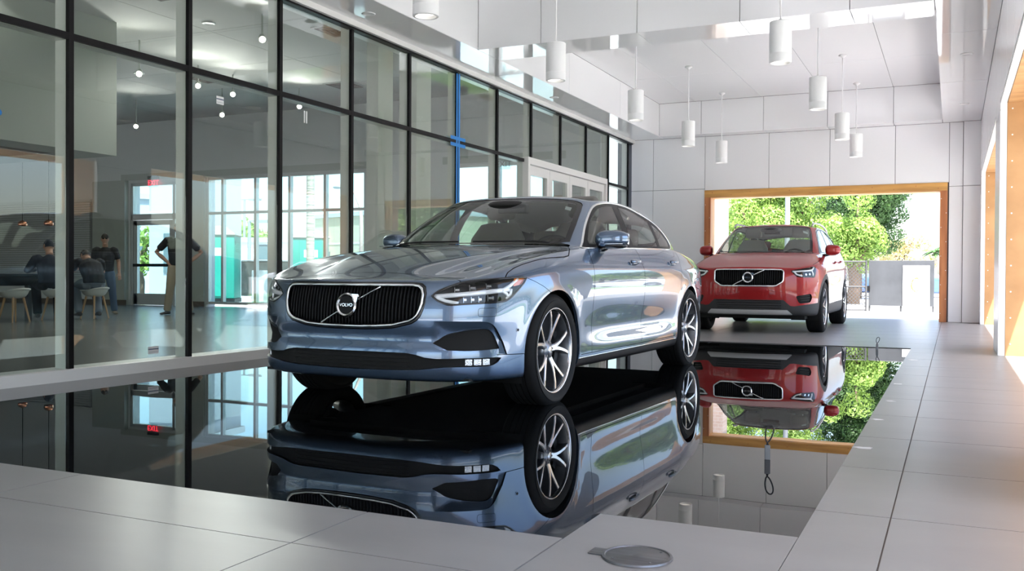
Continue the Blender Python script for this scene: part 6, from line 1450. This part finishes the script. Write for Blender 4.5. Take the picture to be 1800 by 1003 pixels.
def palm(x, y, h, r, lab, fr=26, fl=1):
    e = empty('palm_tree', (x, y, -.11)); tag(e, lab, 'palm tree'); m = MB(); m.tube([(0, 0, i*h/16) for i in range(17)], [r*(1.15 if i == 0 else 1)*(1+.05*(i % 2)) for i in range(17)], 14); m.build('trunk', 'palm_bark', e)
    vs = []; fs = []
    for k in range(fr):
        a = k*2.4; el = random.uniform(-.5, 1.2); L = random.uniform(1.3, 1.9)*fl; d = Vector((cos(a)*cos(el), sin(a)*cos(el), sin(el))); p = Vector((0, 0, h)); sd = Vector((-sin(a), cos(a), 0))
        for j in range(9):
            q = p+d*L/9; wd = .30*fl*(sin(pi*(j+1)/10.5)); o = len(vs)
            for s in (-1, 1):
                o = len(vs); vs += [p, q, q+sd*s*wd-Vector((0, 0, wd*.5)), p+sd*s*wd*.8-Vector((0, 0, wd*.45))]; fs.append((o, o+1, o+2, o+3))
            p = q; d = (d+Vector((0, 0, -.13))).normalized()
    m = MB(); m.add(vs, fs); m.build('fronds', 'leafd', e)
palm(-15.5, 20.4, 9, .105, 'tall grey palm trunk rising past the top of the showroom windows'); palm(-1.05, 65.7, 2.5, .12, 'small distant palm at the right edge of the far portal', 18, .5)
# street side on the right, mirrored in the blue car and the glass
random.seed(21)
for i, (x, y) in enumerate(((26, -4), (30, 6), (7.2, 34), (11.5, 38), (5.2, 46), (15, 48), (9, 54))):
    tree('street_tree', (x, y, 0), 6, ball(0, 0, 2.9, 1.9, 2.0, 1.3, 24, .6, .95), .14, 260, 'leafb' if i % 2 else 'leafd', 'street tree on the lawn outside the right portals', group='street trees mirrored in the car')
e = empty('hedge', (12.5, 5, -.05)); tag(e, 'long clipped green hedge along the street', 'hedge'); crown([(random.uniform(-.3, .3), y*.45-14, .45, .5) for y in range(70)], .12, 160, 'leafd', e, 'foliage')
m = MB(); m.tube([(0, -14, .12), (0, 17, .12)], .1, 6); m.build('stem', 'bark', e)

def parked(loc, rz, key, lab):
    """a parked saloon seen far off or only in reflections"""
    e = empty('parked_car', loc, rz); tag(e, lab, 'car')
    sp = dict(S90); sp.pop('sculpt', None); G, Nn = base_surface(sp, 4, 3); bv = make_caster(G); s = Soup(G, Nn)
    for cy_ in (.885, 3.826): s.cut(circle(cy_, .318, .375, 24), (1, 2), 'hole', lambda x, y, z: x > .5 and z < .8)
    s.cut([(1.66, .99), (1.95, 1.17), (2.3, 1.32), (2.8, 1.34), (3.4, 1.23), (3.7, 1.06), (3.6, 1.015), (2.4, 1.0)], (1, 2), 'glass', _side, nrm=lambda a, b, c: a > .25)
    s.cut([(-.02, 1.42), (.47, 1.468), (.635, 1.56), (.668, 1.61), (.567, 2.055), (.50, 2.068), (-.02, 2.035)], (0, 1), 'glass', lambda x, y, z: z > .95)
    s.cut([(.44, .69), (.67, .752), (.928, .768), (.832, .640), (.55, .614)], (3, 2), 'lamp', lambda x, y, z: y < .75 and x > .3)
    s.cut([(-.1, .717), (.445, .712), (.466, .585), (.30, .494), (-.1, .483)], (0, 2), 'grille', _front)
    s.mesh(tagged(s, 'paint'), 'body', key, e, both=True); s.mesh(tagged(s, 'glass'), 'windows', 'gloss', e, both=True); s.mesh(tagged(s, 'lamp'), 'headlights', 'drl', e, both=True); s.mesh(tagged(s, 'grille'), 'grille', 'bars', e, both=True)
    m = MB(); m.box(-.7, .7, .3, 4.7, .15, .3); m.build('underbody', 'matte', e)
    for cy_ in (.885, 3.826):
        for sg in (1, -1):
            T = Matrix.Translation((.81*sg, cy_, .318)) @ Matrix.Rotation(pi/2*sg, 4, 'Y'); w = MB(); w.lathe([(.2, .11), (.25, .122), (.33, .118), (.345, .08), (.345, -.08), (.33, -.118), (.2, -.11)], 32, T); o = w.build('wheel', 'rubber', e); w = MB(); w.lathe([(.001, .08), (.06, .09), (.2, .10), (.25, .115), (.255, .08), (.001, .05)], 24, T); w.build('rim', 'rimdark', o)
parked((.75, 46.0, -.085), pi/2, 'farblue', 'blue and white parked car glimpsed past the right jamb of the far portal')
parked((9.5, 31.0, -.085), pi/2+.1, 'farcar', 'silver white car parked on the street beyond the lawn, nearer of two')
parked((15.5, 33.0, -.085), pi/2+.1, 'farcar', 'silver white car parked on the street beyond the lawn, farther of two')
